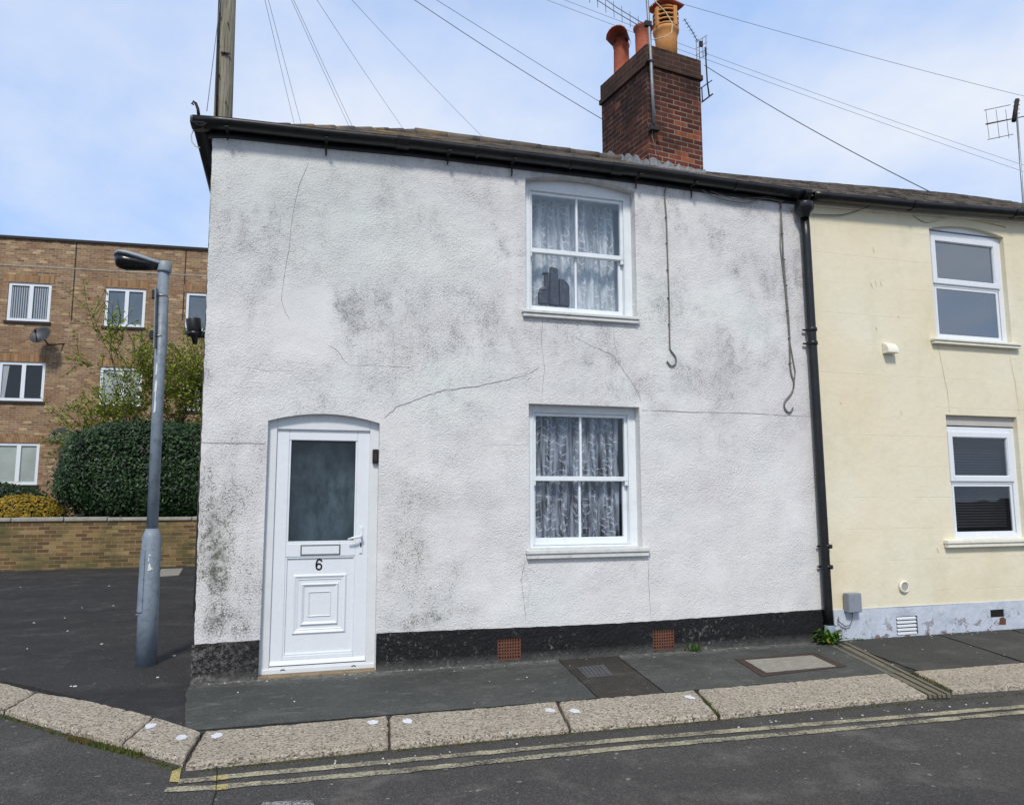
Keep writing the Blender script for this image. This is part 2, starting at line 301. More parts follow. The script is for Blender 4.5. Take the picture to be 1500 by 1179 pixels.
# lace
def lace(name,c,al):
    g=G(name); nt=g.nt; nt.nodes.remove(g.b)
    d=nt.nodes.new('ShaderNodeBsdfDiffuse'); d.inputs[0].default_value=hx(c); tl=nt.nodes.new('ShaderNodeBsdfTranslucent'); tl.inputs[0].default_value=hx(c)
    t=nt.nodes.new('ShaderNodeBsdfTransparent'); a=nt.nodes.new('ShaderNodeMixShader'); a.inputs[0].default_value=.3; g.L(d.outputs[0],a.inputs[1]); g.L(tl.outputs[0],a.inputs[2])
    k=g.mr(g.noise(5,5,.6,g.map(g.p,(5,1,.5))),.36,.64,max(0,al-.36),min(1,al+.36))
    b=nt.nodes.new('ShaderNodeMixShader'); g.L(k,b.inputs[0]); g.L(t.outputs[0],b.inputs[1]); g.L(a.outputs[0],b.inputs[2]); g.L(b.outputs[0],g.out.inputs[0]); return g.m
Mt['net']=lace('net_curtain_fabric','#f4f8fc',.55); Mt['netmotif']=lace('lace_motif_thread','#fafcff',.95)
Mt['netlow']=lace('fine_net_fabric','#dfe6f4',.27)
Mt['net_motif_low']=lace('lace_motif_dim','#eef2fb',.62)
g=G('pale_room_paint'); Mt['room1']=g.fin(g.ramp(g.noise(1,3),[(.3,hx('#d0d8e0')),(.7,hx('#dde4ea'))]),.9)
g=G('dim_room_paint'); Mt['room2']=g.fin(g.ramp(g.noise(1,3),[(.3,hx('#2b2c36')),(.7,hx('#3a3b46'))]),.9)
# leaves
def leaf(name,cs,ro=.5,tr=.25):
    g=G(name); nt=g.nt; oi=g.vor(9,out='Color'); s_=nt.nodes.new('ShaderNodeSeparateColor'); g.L(oi,s_.inputs[0])
    st=[(i/(len(cs)-1),hx(q)) for i,q in enumerate(cs)]
    c=g.ramp(g.ma('ADD',g.ma('MULTIPLY',s_.outputs[0],.6),g.ma('MULTIPLY',g.noise(2.2,4),.5)),st)
    g.put(g.b.inputs['Base Color'],c); g.b.inputs['Roughness'].default_value=ro
    tl=nt.nodes.new('ShaderNodeBsdfTranslucent'); g.L(c,tl.inputs[0]); mx=nt.nodes.new('ShaderNodeMixShader'); mx.inputs[0].default_value=tr
    g.L(g.b.outputs[0],mx.inputs[1]); g.L(tl.outputs[0],mx.inputs[2]); g.L(mx.outputs[0],g.out.inputs[0]); return g.m
Mt['hedge']=leaf('dark_laurel_leaf',['#0f2012','#1a3216','#27441c','#3a5c2c'],.5,.12)
Mt['tree']=leaf('spring_leaf',['#5c7020','#76882a','#92a034','#b0aa44'],.6,.4)
Mt['yellowleaf']=leaf('golden_leaf',['#6a6c20','#94862a','#b8962c','#c8b040'],.6,.4)
Mt['weed']=leaf('weed_leaf',['#2c4a16','#3c5e1c','#54782a','#6a8a38'],.5,.3)
Mt['moss']=leaf('moss_green',['#3a4416','#4c5a20','#5c5a2a','#6a4c30'],.8,.2)
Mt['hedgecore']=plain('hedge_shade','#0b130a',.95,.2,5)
Mt['petal']=plain('yellow_petal','#e8c820',.6,.05,9)

# ------------------------------------------------------------------ mesh helpers
def tag(o,label=None,cat=None,group=None,kind=None):
    if label: o['label']=label
    if cat: o['category']=cat
    if group: o['group']=group
    if kind: o['kind']=kind
    return o
def empty(name,loc,label,cat,group=None,kind=None):
    o=bpy.data.objects.new(name,None); col.objects.link(o); o.location=loc; o.empty_display_size=.1; o['o']=list(loc); return tag(o,label,cat,group,kind)
def wo(p):
    v=Vector((0,0,0))
    while p is not None: v+=p.location; p=p.parent
    return v
class MB:
    def __init__(s): s.v=[]; s.f=[]; s.sm=[]
    def poly(s,pts,sm=False):
        i=len(s.v); s.v+= [tuple(p) for p in pts]; s.f.append(tuple(range(i,i+len(pts)))); s.sm.append(sm); return s
    def box(s,x0,x1,y0,y1,z0,z1,M=None):
        P=[Vector((x,y,z)) for z in (z0,z1) for (x,y) in ((x0,y0),(x1,y0),(x1,y1),(x0,y1))]
        if M is not None: P=[M@p for p in P]
        i=len(s.v); s.v+=[tuple(p) for p in P]
        for q in ((0,3,2,1),(4,5,6,7),(0,1,5,4),(1,2,6,5),(2,3,7,6),(3,0,4,7)): s.f.append(tuple(i+k for k in q)); s.sm.append(False)
        return s
    def tube(s,pts,rad,n=8,cap=True,sm=True):
        pts=[Vector(p) for p in pts]; rad=[rad]*len(pts) if isinstance(rad,(int,float)) else list(rad)
        i0=len(s.v); prev=None
        for k,p in enumerate(pts):
            d=(pts[min(k+1,len(pts)-1)]-pts[max(k-1,0)]).normalized()
            if prev is None:
                a=Vector((0,0,1)) if abs(d.z)<.9 else Vector((0,1,0)); u=d.cross(a).normalized()
            else: u=(prev-d*prev.dot(d)).normalized()
            prev=u; w=d.cross(u)
            for j in range(n):
                t=2*math.pi*j/n; s.v.append(tuple(p+(u*math.cos(t)+w*math.sin(t))*rad[k]))
        for k in range(len(pts)-1):
            for j in range(n):
                a=i0+k*n+j; b=i0+k*n+(j+1)%n; s.f.append((a,b,b+n,a+n)); s.sm.append(sm)
        if cap:
            s.f.append(tuple(i0+j for j in reversed(range(n)))); s.sm.append(False)
            s.f.append(tuple(i0+(len(pts)-1)*n+j for j in range(n))); s.sm.append(False)
        return s
    def prism(s,pts,vec):
        "closed prism: polygon pts extruded by vec"
        vec=Vector(vec); pts=[Vector(p) for p in pts]; n=len(pts); i=len(s.v)
        s.v+=[tuple(p) for p in pts]+[tuple(p+vec) for p in pts]
        s.f.append(tuple(range(i,i+n))); s.f.append(tuple(range(i+2*n-1,i+n-1,-1))); s.sm+=[False,False]
        for k in range(n):
            s.f.append((i+k,i+n+k,i+n+(k+1)%n,i+(k+1)%n)); s.sm.append(False)
        return s
    def lathe(s,prof,c,n=16,M=None):
        "profile (r,z) about vertical axis at c"
        i0=len(s.v); c=Vector(c)
        for r,z in prof:
            for j in range(n):
                t=2*math.pi*j/n; p=Vector((r*math.cos(t),r*math.sin(t),z))
                if M is not None: p=M@p
                s.v.append(tuple(p+c))
        for k in range(len(prof)-1):
            for j in range(n):
                a=i0+k*n+j; b=i0+k*n+(j+1)%n; s.f.append((a,b,b+n,a+n)); s.sm.append(True)
        s.f.append(tuple(i0+j for j in reversed(range(n)))); s.sm.append(False)
        s.f.append(tuple(i0+(len(prof)-1)*n+j for j in range(n))); s.sm.append(False)
        return s
    def sheet(s,outer,holes,y,depth=.12):
        "wall sheet in plane y with reveals going back"
        loops=[[Vector((x,z,0)) for x,z in outer]]+[[Vector((x,z,0)) for x,z in h] for h in holes]
        tris=tessellate_polygon(loops); flat=[p for l in loops for p in l]; i=len(s.v)
        s.v+=[(p.x,y,p.y) for p in flat]
        for t in tris:
            a,b,c=(flat[k] for k in t)
            t=tuple(t) if (b-a).cross(c-a).z>0 else tuple(reversed(t))
            s.f.append(tuple(i+k for k in t)); s.sm.append(False)
        for h in holes:
            n=len(h)
            for k in range(n):
                (x0,z0),(x1,z1)=h[k],h[(k+1)%n]
                s.poly([(x0,y,z0),(x1,y,z1),(x1,y+depth,z1),(x0,y+depth,z0)])
        return s
    def build(s,name,mat,parent=None,bev=0,label=None,cat=None,group=None,kind=None,jit=0,uvrot=None,seg=1):
        me=bpy.data.meshes.new(name)
        if parent is not None: o0=wo(parent); loc=Vector((0,0,0))
        else:
            xs=[p[0] for p in s.v]; ys=[p[1] for p in s.v]; zs=[p[2] for p in s.v]
            o0=Vector(((min(xs)+max(xs))/2,(min(ys)+max(ys))/2,min(zs))); loc=o0
        V=s.v
        me.from_pydata([(p[0]-o0.x,p[1]-o0.y,p[2]-o0.z) for p in V],[],s.f)
        me.polygons.foreach_set('use_smooth',s.sm)
        uvl=me.uv_layers.new(name='UVMap'); 
        Mi=uvrot
        for pl in me.polygons:
            nx,ny,nz=pl.normal
            if Mi is not None: nn=Mi@Vector((nx,ny,nz)); nx,ny,nz=nn
            ax=max(range(3),key=lambda k:abs((nx,ny,nz)[k]))
            for li in pl.loop_indices:
                w=Vector(V[me.loops[li].vertex_index])
                if Mi is not None: w=Mi@w
                uvl.data[li].uv=(w.y+.11,w.z) if ax==0 else ((w.x,w.z) if ax==1 else (w.x,w.y))
        me.materials.append(mat); me.validate()
        o=bpy.data.objects.new(name,me); col.objects.link(o); o.location=loc
        if parent is not None: o.parent=parent
        bm=bmesh.new(); bm.from_mesh(me); bmesh.ops.recalc_face_normals(bm,faces=bm.faces) if len(bm.faces)<20000 and kind!='flat' else None; bm.to_mesh(me); bm.free()
        if bev:
            md=o.modifiers.new('bevel','BEVEL'); md.width=bev; md.segments=seg; md.limit_method='ANGLE'; md.angle_limit=R(40)
        if kind=='flat': kind=None
        return tag(o,label,cat,group,kind)
def copy_tree(o,parent=None):
    c=o.copy(); col.objects.link(c)
    if parent is not None: c.parent=parent; c.matrix_parent_inverse=o.matrix_parent_inverse.copy()
    for ch in list(o.children): copy_tree(ch,c)
    return c
def ribbon_(mb,pts,w,y,jit=.4,taper=True,sub=6,wob=.010):
    "irregular thin line on a wall plane, pts=(x,z)"
    P=[]
    for a,b in zip(pts[:-1],pts[1:]):
        for k in range(sub): 
            t=k/sub; P.append(Vector((a[0]+(b[0]-a[0])*t,a[1]+(b[1]-a[1])*t)))
    P.append(Vector(pts[-1])); Q=[]
    for i,p in enumerate(P):
        n=(P[min(i+1,len(P)-1)]-P[max(i-1,0)]); n=Vector((-n.y,n.x)).normalized()
        o=(random.random()-.5)*wob if 0<i<len(P)-1 else 0
        ww=w*.62*(1+(random.random()-.5)*jit*2.4)
        if taper: ww*=min(1,.35+min(i,len(P)-1-i)/4)
        Q.append((p+n*(o+ww/2),p+n*(o-ww/2)))
    for a,b in zip(Q[:-1],Q[1:]): mb.poly([(a[0].x,y,a[0].y),(b[0].x,y,b[0].y),(b[1].x,y,b[1].y),(a[1].x,y,a[1].y)])
CRK=[None]
def ribbon(mb,*a,**k):
    if mb is None:
        nm,mat,par=CRK; q=MB(); ribbon_(q,*a,**k); q.build(nm,Mt[mat],par,kind='flat')
    else: ribbon_(mb,*a,**k)
def arch(x0,x1,zb,ze,zm,n=8):
    "opening polygon with a shallow segmental head"
    pts=[(x0,zb),(x1,zb)]
    for k in range(n+1):
        t=k/n; pts.append((x1+(x0-x1)*t, ze+(zm-ze)*(1-(2*t-1)**2)))
    return pts
def frame_rect(mb,x0,x1,z0,z1,w,y0,y1,wt=None,wb=None,wl=None,wr=None):
    wt=w if wt is None else wt; wb=w if wb is None else wb; wl=w if wl is None else wl; wr=w if wr is None else wr
    mb.box(x0,x0+wl,y0,y1,z0,z1).box(x1-wr,x1,y0,y1,z0,z1).box(x0+wl,x1-wr,y0,y1,z1-wt,z1).box(x0+wl,x1-wr,y0,y1,z0,z0+wb)
    return mb

# ------------------------------------------------------------------ ground
def struct(o,label=None): o['kind']='structure'; 
ROADZ=-.065
m=MB(); m.poly([(-150,-150,ROADZ),(150,-150,ROADZ),(150,150,ROADZ),(-150,150,ROADZ)]); m.build('road',Mt['road'],kind='structure')
# pavement body: outline follows kerb back edge
kb=[onZ(297,1070),onZ(227,1050),onZ(130,1026),onZ(53,1006),onZ(0,996)]
KB=[(p.x,p.y) for p in kb]
pav=[(.19,-1.33),(12.,-1.33),(12.,.05),(-.02,.05),(-.02,14),(-12,14),(-12,2.6),(-4.5,1.6),(-2.6,1.05)]+[(x,y+.02) for x,y in reversed(KB[1:])]
m=MB(); m.prism([(x,y,-.3) for x,y in pav],(0,0,.262)); m.build('pavement',Mt['tarmac'],kind='structure')
def flatpoly(name,pts,z,mat,th=.004,parent=None,jit=0,**k):
    m=MB(); P=[]
    for (a,b) in zip(pts,pts[1:]+pts[:1]):
        n=max(1,int((Vector(b)-Vector(a)).length/.05)) if jit else 1
        for i in range(n):
            t=i/n; P.append((a[0]+(b[0]-a[0])*t+(random.random()-.5)*jit, a[1]+(b[1]-a[1])*t+(random.random()-.5)*jit, z-th))
    m.prism(P,(0,0,th)); return m.build(name,mat,parent,**k)
def gz(*l,z=-.032): return [tuple(onZ(px,py,z).xy) for px,py in l]
sl=gz((815,965),(866,1018)); sl2=gz((905,960),(962,1006))
flatpoly('paving_slab',[(-.03,-.0),(-.03,-.3),(.08,-1.27),(2.87,-1.31),(3.03,-.0)],-.030,Mt['slab'],jit=.012,kind='structure')
flatpoly('paving_slab',[(3.62,0),(3.42,-1.31),(5.60,-1.31),(5.86,-.35),(5.86,0)],-.030,Mt['slab'],jit=.012,kind='structure')
flatpoly('paving_patch',[(3.045,0),(2.885,-1.31),(3.405,-1.31),(3.605,0)],-.033,Mt['patch'],kind='structure')
m1=Mt['slab']; 
flatpoly('paving_slab',[(6.02,-.03),(5.78,-1.33),(6.9,-1.33),(7.28,-.03)],-.030,Mt['slab2'],jit=.012,kind='structure')
flatpoly('paving_slab',[(7.30,-.03),(6.93,-1.33),(7.75,-1.33),(8.28,-.03)],-.029,Mt['slab2'],jit=.012,kind='structure')
flatpoly('paving_slab',[(8.31,-.03),(7.78,-1.33),(9.6,-1.33),(10.2,-.03)],-.030,Mt['slab2'],jit=.012,kind='structure')
# yellow lines on the road
Z=ROADZ+.004
def rl(pts,w,mat,name):
    m=MB(); P=[Vector(p) for p in pts]; Q=[]
    F=[]
    for a,b in zip(P[:-1],P[1:]):
        n=max(1,int((b-a).length/.06))
        F+= [a+(b-a)*(k/n) for k in range(n)]
    F.append(P[-1])
    for i,p in enumerate(F):
        d=(F[min(i+1,len(F)-1)]-F[max(i-1,0)]); d=Vector((-d.y,d.x)).normalized()
        Q.append((p+d*(w/2+(random.random()-.5)*.012),p-d*(w/2+(random.random()-.5)*.012)))
    for a,b in zip(Q[:-1],Q[1:]): m.poly([(a[0].x,a[0].y,Z),(a[1].x,a[1].y,Z),(b[1].x,b[1].y,Z),(b[0].x,b[0].y,Z)])
    return m
y1=[tuple(onZ(*q,Z).xy) for q in ((262,1144),(320,1138),(600,1112),(900,1084),(1200,1059),(1500,1034))]+[(7.6,-2.52),(10,-2.7)]
y2=[tuple(onZ(*q,Z).xy) for q in ((242,1156),(320,1152),(600,1127),(900,1096),(1200,1070),(1500,1042))]+[(7.6,-2.64),(10,-2.82)]
m=rl(y1,.068,None,''); m.build('yellow_line',Mt['yellow'],kind='structure')
m=rl(y2,.068,None,''); m.build('yellow_line',Mt['yellow'],kind='structure')
m=rl([tuple(onZ(251,1146,Z).xy),tuple(onZ(262,1122,Z).xy)],.05,None,''); Z+=.002; 
m=MB(); a=[onZ(*q,Z) for q in ((248,1144),(262,1145),(266,1123),(252,1129))]; m.poly(a); m.build('yellow_line',Mt['yellow2'],kind='structure')
m=MB(); m.poly([onZ(*q,Z) for q in ((312,1136),(334,1134),(334,1140),(312,1143))]); m.poly([onZ(*q,Z) for q in ((314,1149),(334,1147),(334,1155),(314,1157))]); m.build('yellow_line',Mt['yellow2'],kind='structure')
m=MB(); m.poly([onZ(*q,Z) for q in ((385,1174),(455,1171),(470,1190),(375,1192))]); m.build('white_road_marking',Mt['roadwhite'],kind='structure')
# tar seam in the road at the corner
m=MB(); pts=[onZ(*q,Z) for q in ((317,1112),(318,1135),(316,1160),(308,1185),(300,1200))]
for a,b in zip(pts[:-1],pts[1:]): m.poly([a+Vector((-.003,0,0)),a+Vector((.003,0,0)),b+Vector((.002,0,0)),b+Vector((-.002,0,0))])
m.build('road_crack',Mt['shadowgap'],kind='structure')

# kerb stones
def kerb(pts,label,zt=-.028):
    m=MB(); ring=[]
    for a,b in zip(pts,pts[1:]+pts[:1]):
        a=Vector(a);b=Vector(b); n=max(2,int((b-a).length/.045))
        for i in range(n):
            p=a+(b-a)*(i/n); j=.011 if i else .0
            ring.append(p+Vector(((random.random()-.5)*j,(random.random()-.5)*j)))
    c=sum(ring,Vector((0,0)))/len(ring); n=len(ring)
    def inset(p,d): 
        v=c-p; 
        return p+v.normalized()*d
    base=len(m.v)
    R0=[(p.x,p.y,-.28) for p in ring]; R1=[(p.x,p.y,zt-.014+random.uniform(-.003,.003)) for p in ring]
    R2=[(*inset(p,.016),zt+random.uniform(-.003,.002)) for p in ring]
    m.v+=R0+R1+R2
    for k in range(n):
        q=(k+1)%n
        m.f.append((k,q,n+q,n+k)); m.sm.append(False); m.f.append((n+k,n+q,2*n+q,2*n+k)); m.sm.append(True)
    m.f.append(tuple(range(2*n,3*n))); m.sm.append(False)
    return m.build('kerb_stone',Mt['granite'],None,label=label,cat='kerb stone',group='granite kerb stones edging the pavement')
def dot(k,px,py,rx=.034,ry=.055):
    c=onZ(px,py,-.027); m=MB(); P=[]
    for j in range(18):
        t=2*math.pi*j/18; r=1+random.uniform(-.22,.22); P.append((c.x+rx*r*math.cos(t),c.y+ry*r*math.sin(t),-.0255))
    m.poly(P); m.build('paint_mark',Mt['dot'],k)
xs=[(.19,-1.325,.155,-1.90),(1.36,-1.325,1.285,-1.90),(2.58,-1.325,2.43,-1.91),(3.69,-1.325,3.49,-1.93)]
gp=.009
k1=kerb([(.20,-1.325),(.165,-1.92),(1.285-gp,-1.90),(1.355-gp,-1.325)],'granite kerb stone in front of the white door, beside the bent corner')
k2=kerb([(1.355+gp,-1.325),(1.285+gp,-1.90),(2.43-gp,-1.91),(2.56-gp,-1.325)],'granite kerb stone with white dots between the door and the lower window')
k3=kerb([(2.56+gp,-1.325),(2.43+gp,-1.91),(3.49-gp,-1.93),(3.67-gp,-1.325)],'short granite kerb stone below the small iron cover')
k4=kerb([(3.67+gp*2,-1.325),(3.49+gp*2,-1.93),p2(1358,1016),p2(1300,986)],'long granite kerb stone left of the drain channel, below the manhole')
k5=kerb([p2(1338,983.5),p2(1395,1010),(8.2,-2.05),(8.9,-1.35)],'long granite kerb stone right of the drain channel')
k6=kerb([(8.93,-1.35),(8.23,-2.05),(10.5,-2.1),(11.2,-1.35)],'granite kerb stone at the far right end')
A=[onZ(297,1070),onZ(270,1115),onZ(183,1073),onZ(227,1050)]

cA=p2(296,1070); cB=p2(268,1114)
k7=kerb([p2(268,1113),p2(294,1070),p2(226,1050),p2(181,1087)][::-1],'small tan granite kerb stone at the street corner')
k8=kerb([p2(179,1086),p2(224,1049),p2(140,1028),p2(54,1014),p2(8,1039),p2(90,1063)][::-1],'weathered grey granite kerb stone of the curve, left of the corner stone')
k9=kerb([p2(5,1038),p2(51,1013),p2(0,998),(-2.6,.95),(-2.75,.62),p2(-40,1026)][::-1],'grey granite kerb stone at the left edge of the view')
for k,px,py in ((k1,318,1077),(k1,546,1058),(k2,597,1056),(k2,806,1040),(k3,842,1041),(k3,1010,1021),(k7,220,1063),(k7,266,1080)): dot(k,px,py)
# moss & debris along kerbs
def tufts(name,path,n,h,spread,mat,label,z0=ROADZ,w=.006):
    m=MB()
    for i in range(n):
        t=random.random()*(len(path)-1); k=int(t); a=Vector(path[k]); b=Vector(path[k+1]); p=a+(b-a)*(t-k)
        x=p.x+random.gauss(0,spread); y=p.y+random.gauss(0,spread); hh=h*random.uniform(.3,1.1); an=random.random()*6.28; le=random.uniform(0,.6)*hh
        dx,dy=math.cos(an)*w,math.sin(an)*w
        m.poly([(x-dx,y-dy,z0),(x+dx,y+dy,z0),(x-dy/w*le,y+dx/w*le,z0+hh)])
    return m.build(name,mat,label=label,cat='weeds' if 'weed' in name else 'moss',kind='stuff')
kf=[p2(0,1040),p2(90,1068),p2(181,1091),p2(264,1119)]
tufts('moss',kf,1100,.010,.012,Mt['moss'],'reddish moss in the gutter below the curved kerb')
tufts('moss',[p2(105,1074),p2(205,1098)],1500,.022,.014,Mt['moss'],'green moss and grass below the curved kerb')
tufts('moss',[(.25,-1.95),(1.28,-1.93),(2.43,-1.935),(3.5,-1.955),(5.3,-2.0),(8,-2.08)],1800,.010,.010,Mt['moss'],'thin brown moss line along the foot of the straight kerb')
tufts('moss',[(3.69,-1.35),(3.51,-1.92)],260,.02,.007,Mt['moss'],'moss in the joint between two kerb stones',-.05)
tufts('moss',[p2(1300,985),p2(1358,1015)],200,.016,.012,Mt['moss'],'moss along the left side of the drain channel',-.04)
tufts('moss',[p2(1338,983.5),p2(1395,1010)],260,.016,.01,Mt['moss'],'moss along the right side of the drain channel',-.04)
# drain channel, covers
ch=[p2(1205,940),p2(1240,940),p2(1393,1016),p2(1360,1017)]
m=MB()
for k in range(5):
    t0=k/5+.02; t1=(k+1)/5-.02
    a=Vector(ch[0]).lerp(Vector(ch[1]),t0); b=Vector(ch[0]).lerp(Vector(ch[1]),t1); c=Vector(ch[3]).lerp(Vector(ch[2]),t1); d=Vector(ch[3]).lerp(Vector(ch[2]),t0)
    m.prism([(*a,-.06),(*b,-.06),(*c,-.06),(*d,-.06)],(0,0,.034 if k%2==0 else .026))
m.build('drain_channel',Mt['channel'],label='ribbed metal drain channel crossing the pavement to the kerb',cat='drain',bev=.002)
mh=[p2(1077,966),p2(1194,956),p2(1240,976),p2(1116,991)]; mi=[p2(1091,968),p2(1190,961),p2(1224,977),p2(1122,986)]
def inset4(q,d):
    c=sum((Vector(p) for p in q),Vector((0,0)))/4; return [tuple(Vector(p)+(c-Vector(p)).normalized()*d) for p in q]
root=empty('manhole_cover',(4.87,-.8,-.03),'rectangular concrete filled manhole cover in a rusty frame on the pavement','manhole cover')
flatpoly('frame',mh,-.024,Mt['rustframe'],.01,root,jit=.01); flatpoly('inset',mi,-.0195,Mt['manhole'],.004,root,jit=.006)
sc_=[tuple(onZ(*q).xy) for q in ((845,977),(884,973),(898,988),(860,992))]
root=empty('stopcock_cover',(*sc_[0],-.03),'small grey iron cover set in the dark pavement patch','inspection cover')
flatpoly('frame',sc_,-.029,Mt['iron_cover'],.01,root); m=MB(); q=inset4(sc_,.03)
for k in range(6):
    a=Vector(q[0]).lerp(Vector(q[1]),k/6+.02); b=Vector(q[0]).lerp(Vector(q[1]),k/6+.11); c=Vector(q[3]).lerp(Vector(q[2]),k/6+.11); d=Vector(q[3]).lerp(Vector(q[2]),k/6+.02)
    m.prism([(*p,-.0285) for p in (a,b,c,d)],(0,0,.005))
m.build('rib',Mt['iron_cover'],root)
root=None
c4=[tuple(onZ(*q,-.03).xy) for q in ((236,833),(268,832),(262,842),(232,844))]
flatpoly('manhole_cover',c4,-.03,Mt['manhole'],.008,label='pale square manhole cover in dark asphalt beyond the lamp post',cat='manhole cover')
# litter specks on the dark asphalt
m=MB()
for px,py in ((50,912),(99,924),(166,887),(104,1005),(231,992),(149,943),(120,890),(160,858),(110,1005),(30,860),(95,905),(200,900),(255,960),(40,950)):
    c=onZ(px,py,-.037); s_=random.uniform(.005,.013); m.box(c.x-s_,c.x+s_,c.y-s_*.7,c.y+s_*.7,-.038,-.032,)
m.build('litter',Mt['sillp'],label='scattered pale stones and litter on the dark asphalt',cat='litter',kind='stuff')

m=MB(); rg=random.Random(4)
for k in range(110):
    t=rg.random()
    if t<.45: x=rg.uniform(0,8); y_=-.03-abs(rg.gauss(0,.05))
    elif t<.75: x=rg.uniform(0,8); y_=rg.uniform(-1.3,0)
    else: x=rg.uniform(.3,6); y_=-1.97-abs(rg.gauss(0,.08))-.02*x
    zz=-.031 if y_>-1.4 else ROADZ; s_=rg.uniform(.002,.0055); m.box(x-s_,x+s_,y_-s_,y_+s_,zz,zz+s_)
m.build('grit',Mt['sillp'],label='loose grit on the front pavement and in the gutter',cat='grit',kind='stuff')

# ------------------------------------------------------------------ white house
HOUSE=empty('white_house',(0,0,0),'end of terrace two storey house in stained white render with black plinth','house')
def zt(x): # underside of eaves
    return 4.60+.0*x
DX0,DX1=.465,1.385
dl,dr=xz(390.6,615.4)[0],xz(552,616.6)[0]
door_open=arch(.475,1.405,-.3,2.065,2.135)
UW=(2.75,3.905,3.165,4.475,4.54); LW=(2.775,3.905,.94,2.285)
up_open=arch(UW[0],UW[1],UW[2],UW[3],UW[4]); lo_open=[(LW[0],LW[2]),(LW[1],LW[2]),(LW[1],LW[3]),(LW[0],LW[3])]
left=[(-.005,-.3),(-.02,.26),(-.03,1.03),(-.042,2.14),(-.055,3.3),(-.07,4.68)]
lj=[]
for a,b in zip(left[:-1],left[1:]):
    n=int((b[1]-a[1])/.04)
    for k in range(n):
        t=k/n; lj.append((a[0]+(b[0]-a[0])*t+random.uniform(-.004,.004),a[1]+(b[1]-a[1])*t))
lj.append(left[-1])
outer=[(5.93,-.3),(5.90,4.70),(2.6,4.70)]+lj[::-1]
m=MB(); m.sheet(outer,[up_open,lo_open,door_open],0,.20)
for (a,b) in zip(lj[:-1],lj[1:]): m.poly([(a[0],0,a[1]),(a[0],7,a[1]),(b[0],7,b[1]),(b[0],0,b[1])])
m.build('wall',Mt['white'],HOUSE,kind='flat')
# the door opening must reach the pavement: fill below threshold
def plinth(x0,x1,holes,name='plinth'):
    top=[]; n=int((x1-x0)/.06)+2
    for k in range(n+1):
        x=x0+(x1-x0)*k/n; top.append((x,.268+.012*math.sin(x*1.3)+random.uniform(-.003,.003)))
    o=[(x0,-.3),(x1,-.3)]+top[::-1]
    m=MB(); m.sheet(o,holes,-.016,.10)
    for a,b in zip(top[:-1],top[1:]): m.poly([(a[0],-.016,a[1]),(b[0],-.016,b[1]),(b[0],.002,b[1]+.002),(a[0],.002,a[1]+.002)])
    m.poly([(x0,-.016,-.3),(x0,-.016,top[0][1]),(x0,.3,top[0][1]),(x0,.3,-.3)]); m.poly([(x1,-.016,-.3),(x1,-.016,top[-1][1]),(x1,.003,top[-1][1]),(x1,.003,-.3)])
    m.build(name,Mt['plinth'],HOUSE,kind='flat')
ab=[]
for (a,b) in (((728,935),(763,966)),((955,922),(988,951))):
    x0,z1=xz(a[0],a[1]); x1,z0=xz(b[0],b[1]); ab.append((x0,x1,z0+.005,z1))
plinth(-.035,.472,[]); plinth(1.41,5.93,[[(x0,z0),(x1,z0),(x1,z1),(x0,z1)] for x0,x1,z0,z1 in ab])
for x0,x1,z0,z1 in ab:
    m=MB(); frame_rect(m,x0+.002,x1-.002,z0+.002,z1-.002,.012,-.006,.0-.001)
    nx,nz=8,6
    w=(x1-x0-.028)/nx; h=(z1-z0-.028)/nz
    for i in range(1,nx): xx=x0+.014+w*i; m.box(xx-.006,xx+.006,-.007,-.0015,z0+.014,z1-.014)
    for j in range(1,nz): zz=z0+.014+h*j; m.box(x0+.014,x1-.014,-.0065,-.0012,zz-.006,zz+.006)
    o=m.build('air_brick',Mt['terravent'],HOUSE); MB().box(x0+.003,x1-.003,-.0008,-.0004,z0+.003,z1-.003).build('void',Mt['shadowgap'],o)
# cracks and seams
def wp(*l): return [xz(*q) for q in l]
CRK=('crack','crack',HOUSE); m=None
ribbon(m,wp((452,238),(437,275),(428,320),(424,360),(417,400),(412,440),(417,455),(425,470)),.004,-.003,wob=.006)
ribbon(m,wp((563,613),(580,597),(620,582),(650,572),(700,566),(745,556),(780,545),(790,536)),.006,-.003,wob=.014)
ribbon(m,wp((795,465),(793,500),(797,540),(793,590)),.004,-.003,wob=.008)
ribbon(m,wp((843,495),(870,508),(898,521),(915,545),(935,575),(939,590)),.005,-.003,wob=.01)
ribbon(m,wp((898,476),(900,500),(904,520)),.004,-.003)
ribbon(m,wp((480,505),(495,515),(510,535)),.004,-.003); ribbon(m,wp((510,535),(560,536),(600,538)),.003,-.003)
ribbon(m,wp((770,818),(763,850),(768,880),(770,910)),.005,-.003,wob=.006); ribbon(m,wp((951,813),(950,850),(953,905)),.005,-.003,wob=.006)
ribbon(m,wp((360,538),(390,543),(430,543)),.003,-.003)
ribbon(m,wp((290,648),(330,649),(388,650)),.007,-.003,.3,False,wob=.006)
ribbon(m,wp((940,601),(1000,603),(1100,606),(1188,610)),.006,-.003,.5,False,wob=.008)
CRK=('crack_filler','crack2',HOUSE)
ribbon(m,[(x,z+.014) for x,z in wp((563,613),(580,597),(620,582),(650,572),(700,566),(745,556),(790,536))],.02,-.002,.3,wob=.01)
ribbon(m,wp((700,650),(760,652),(775,651)),.006,-.002,.3)
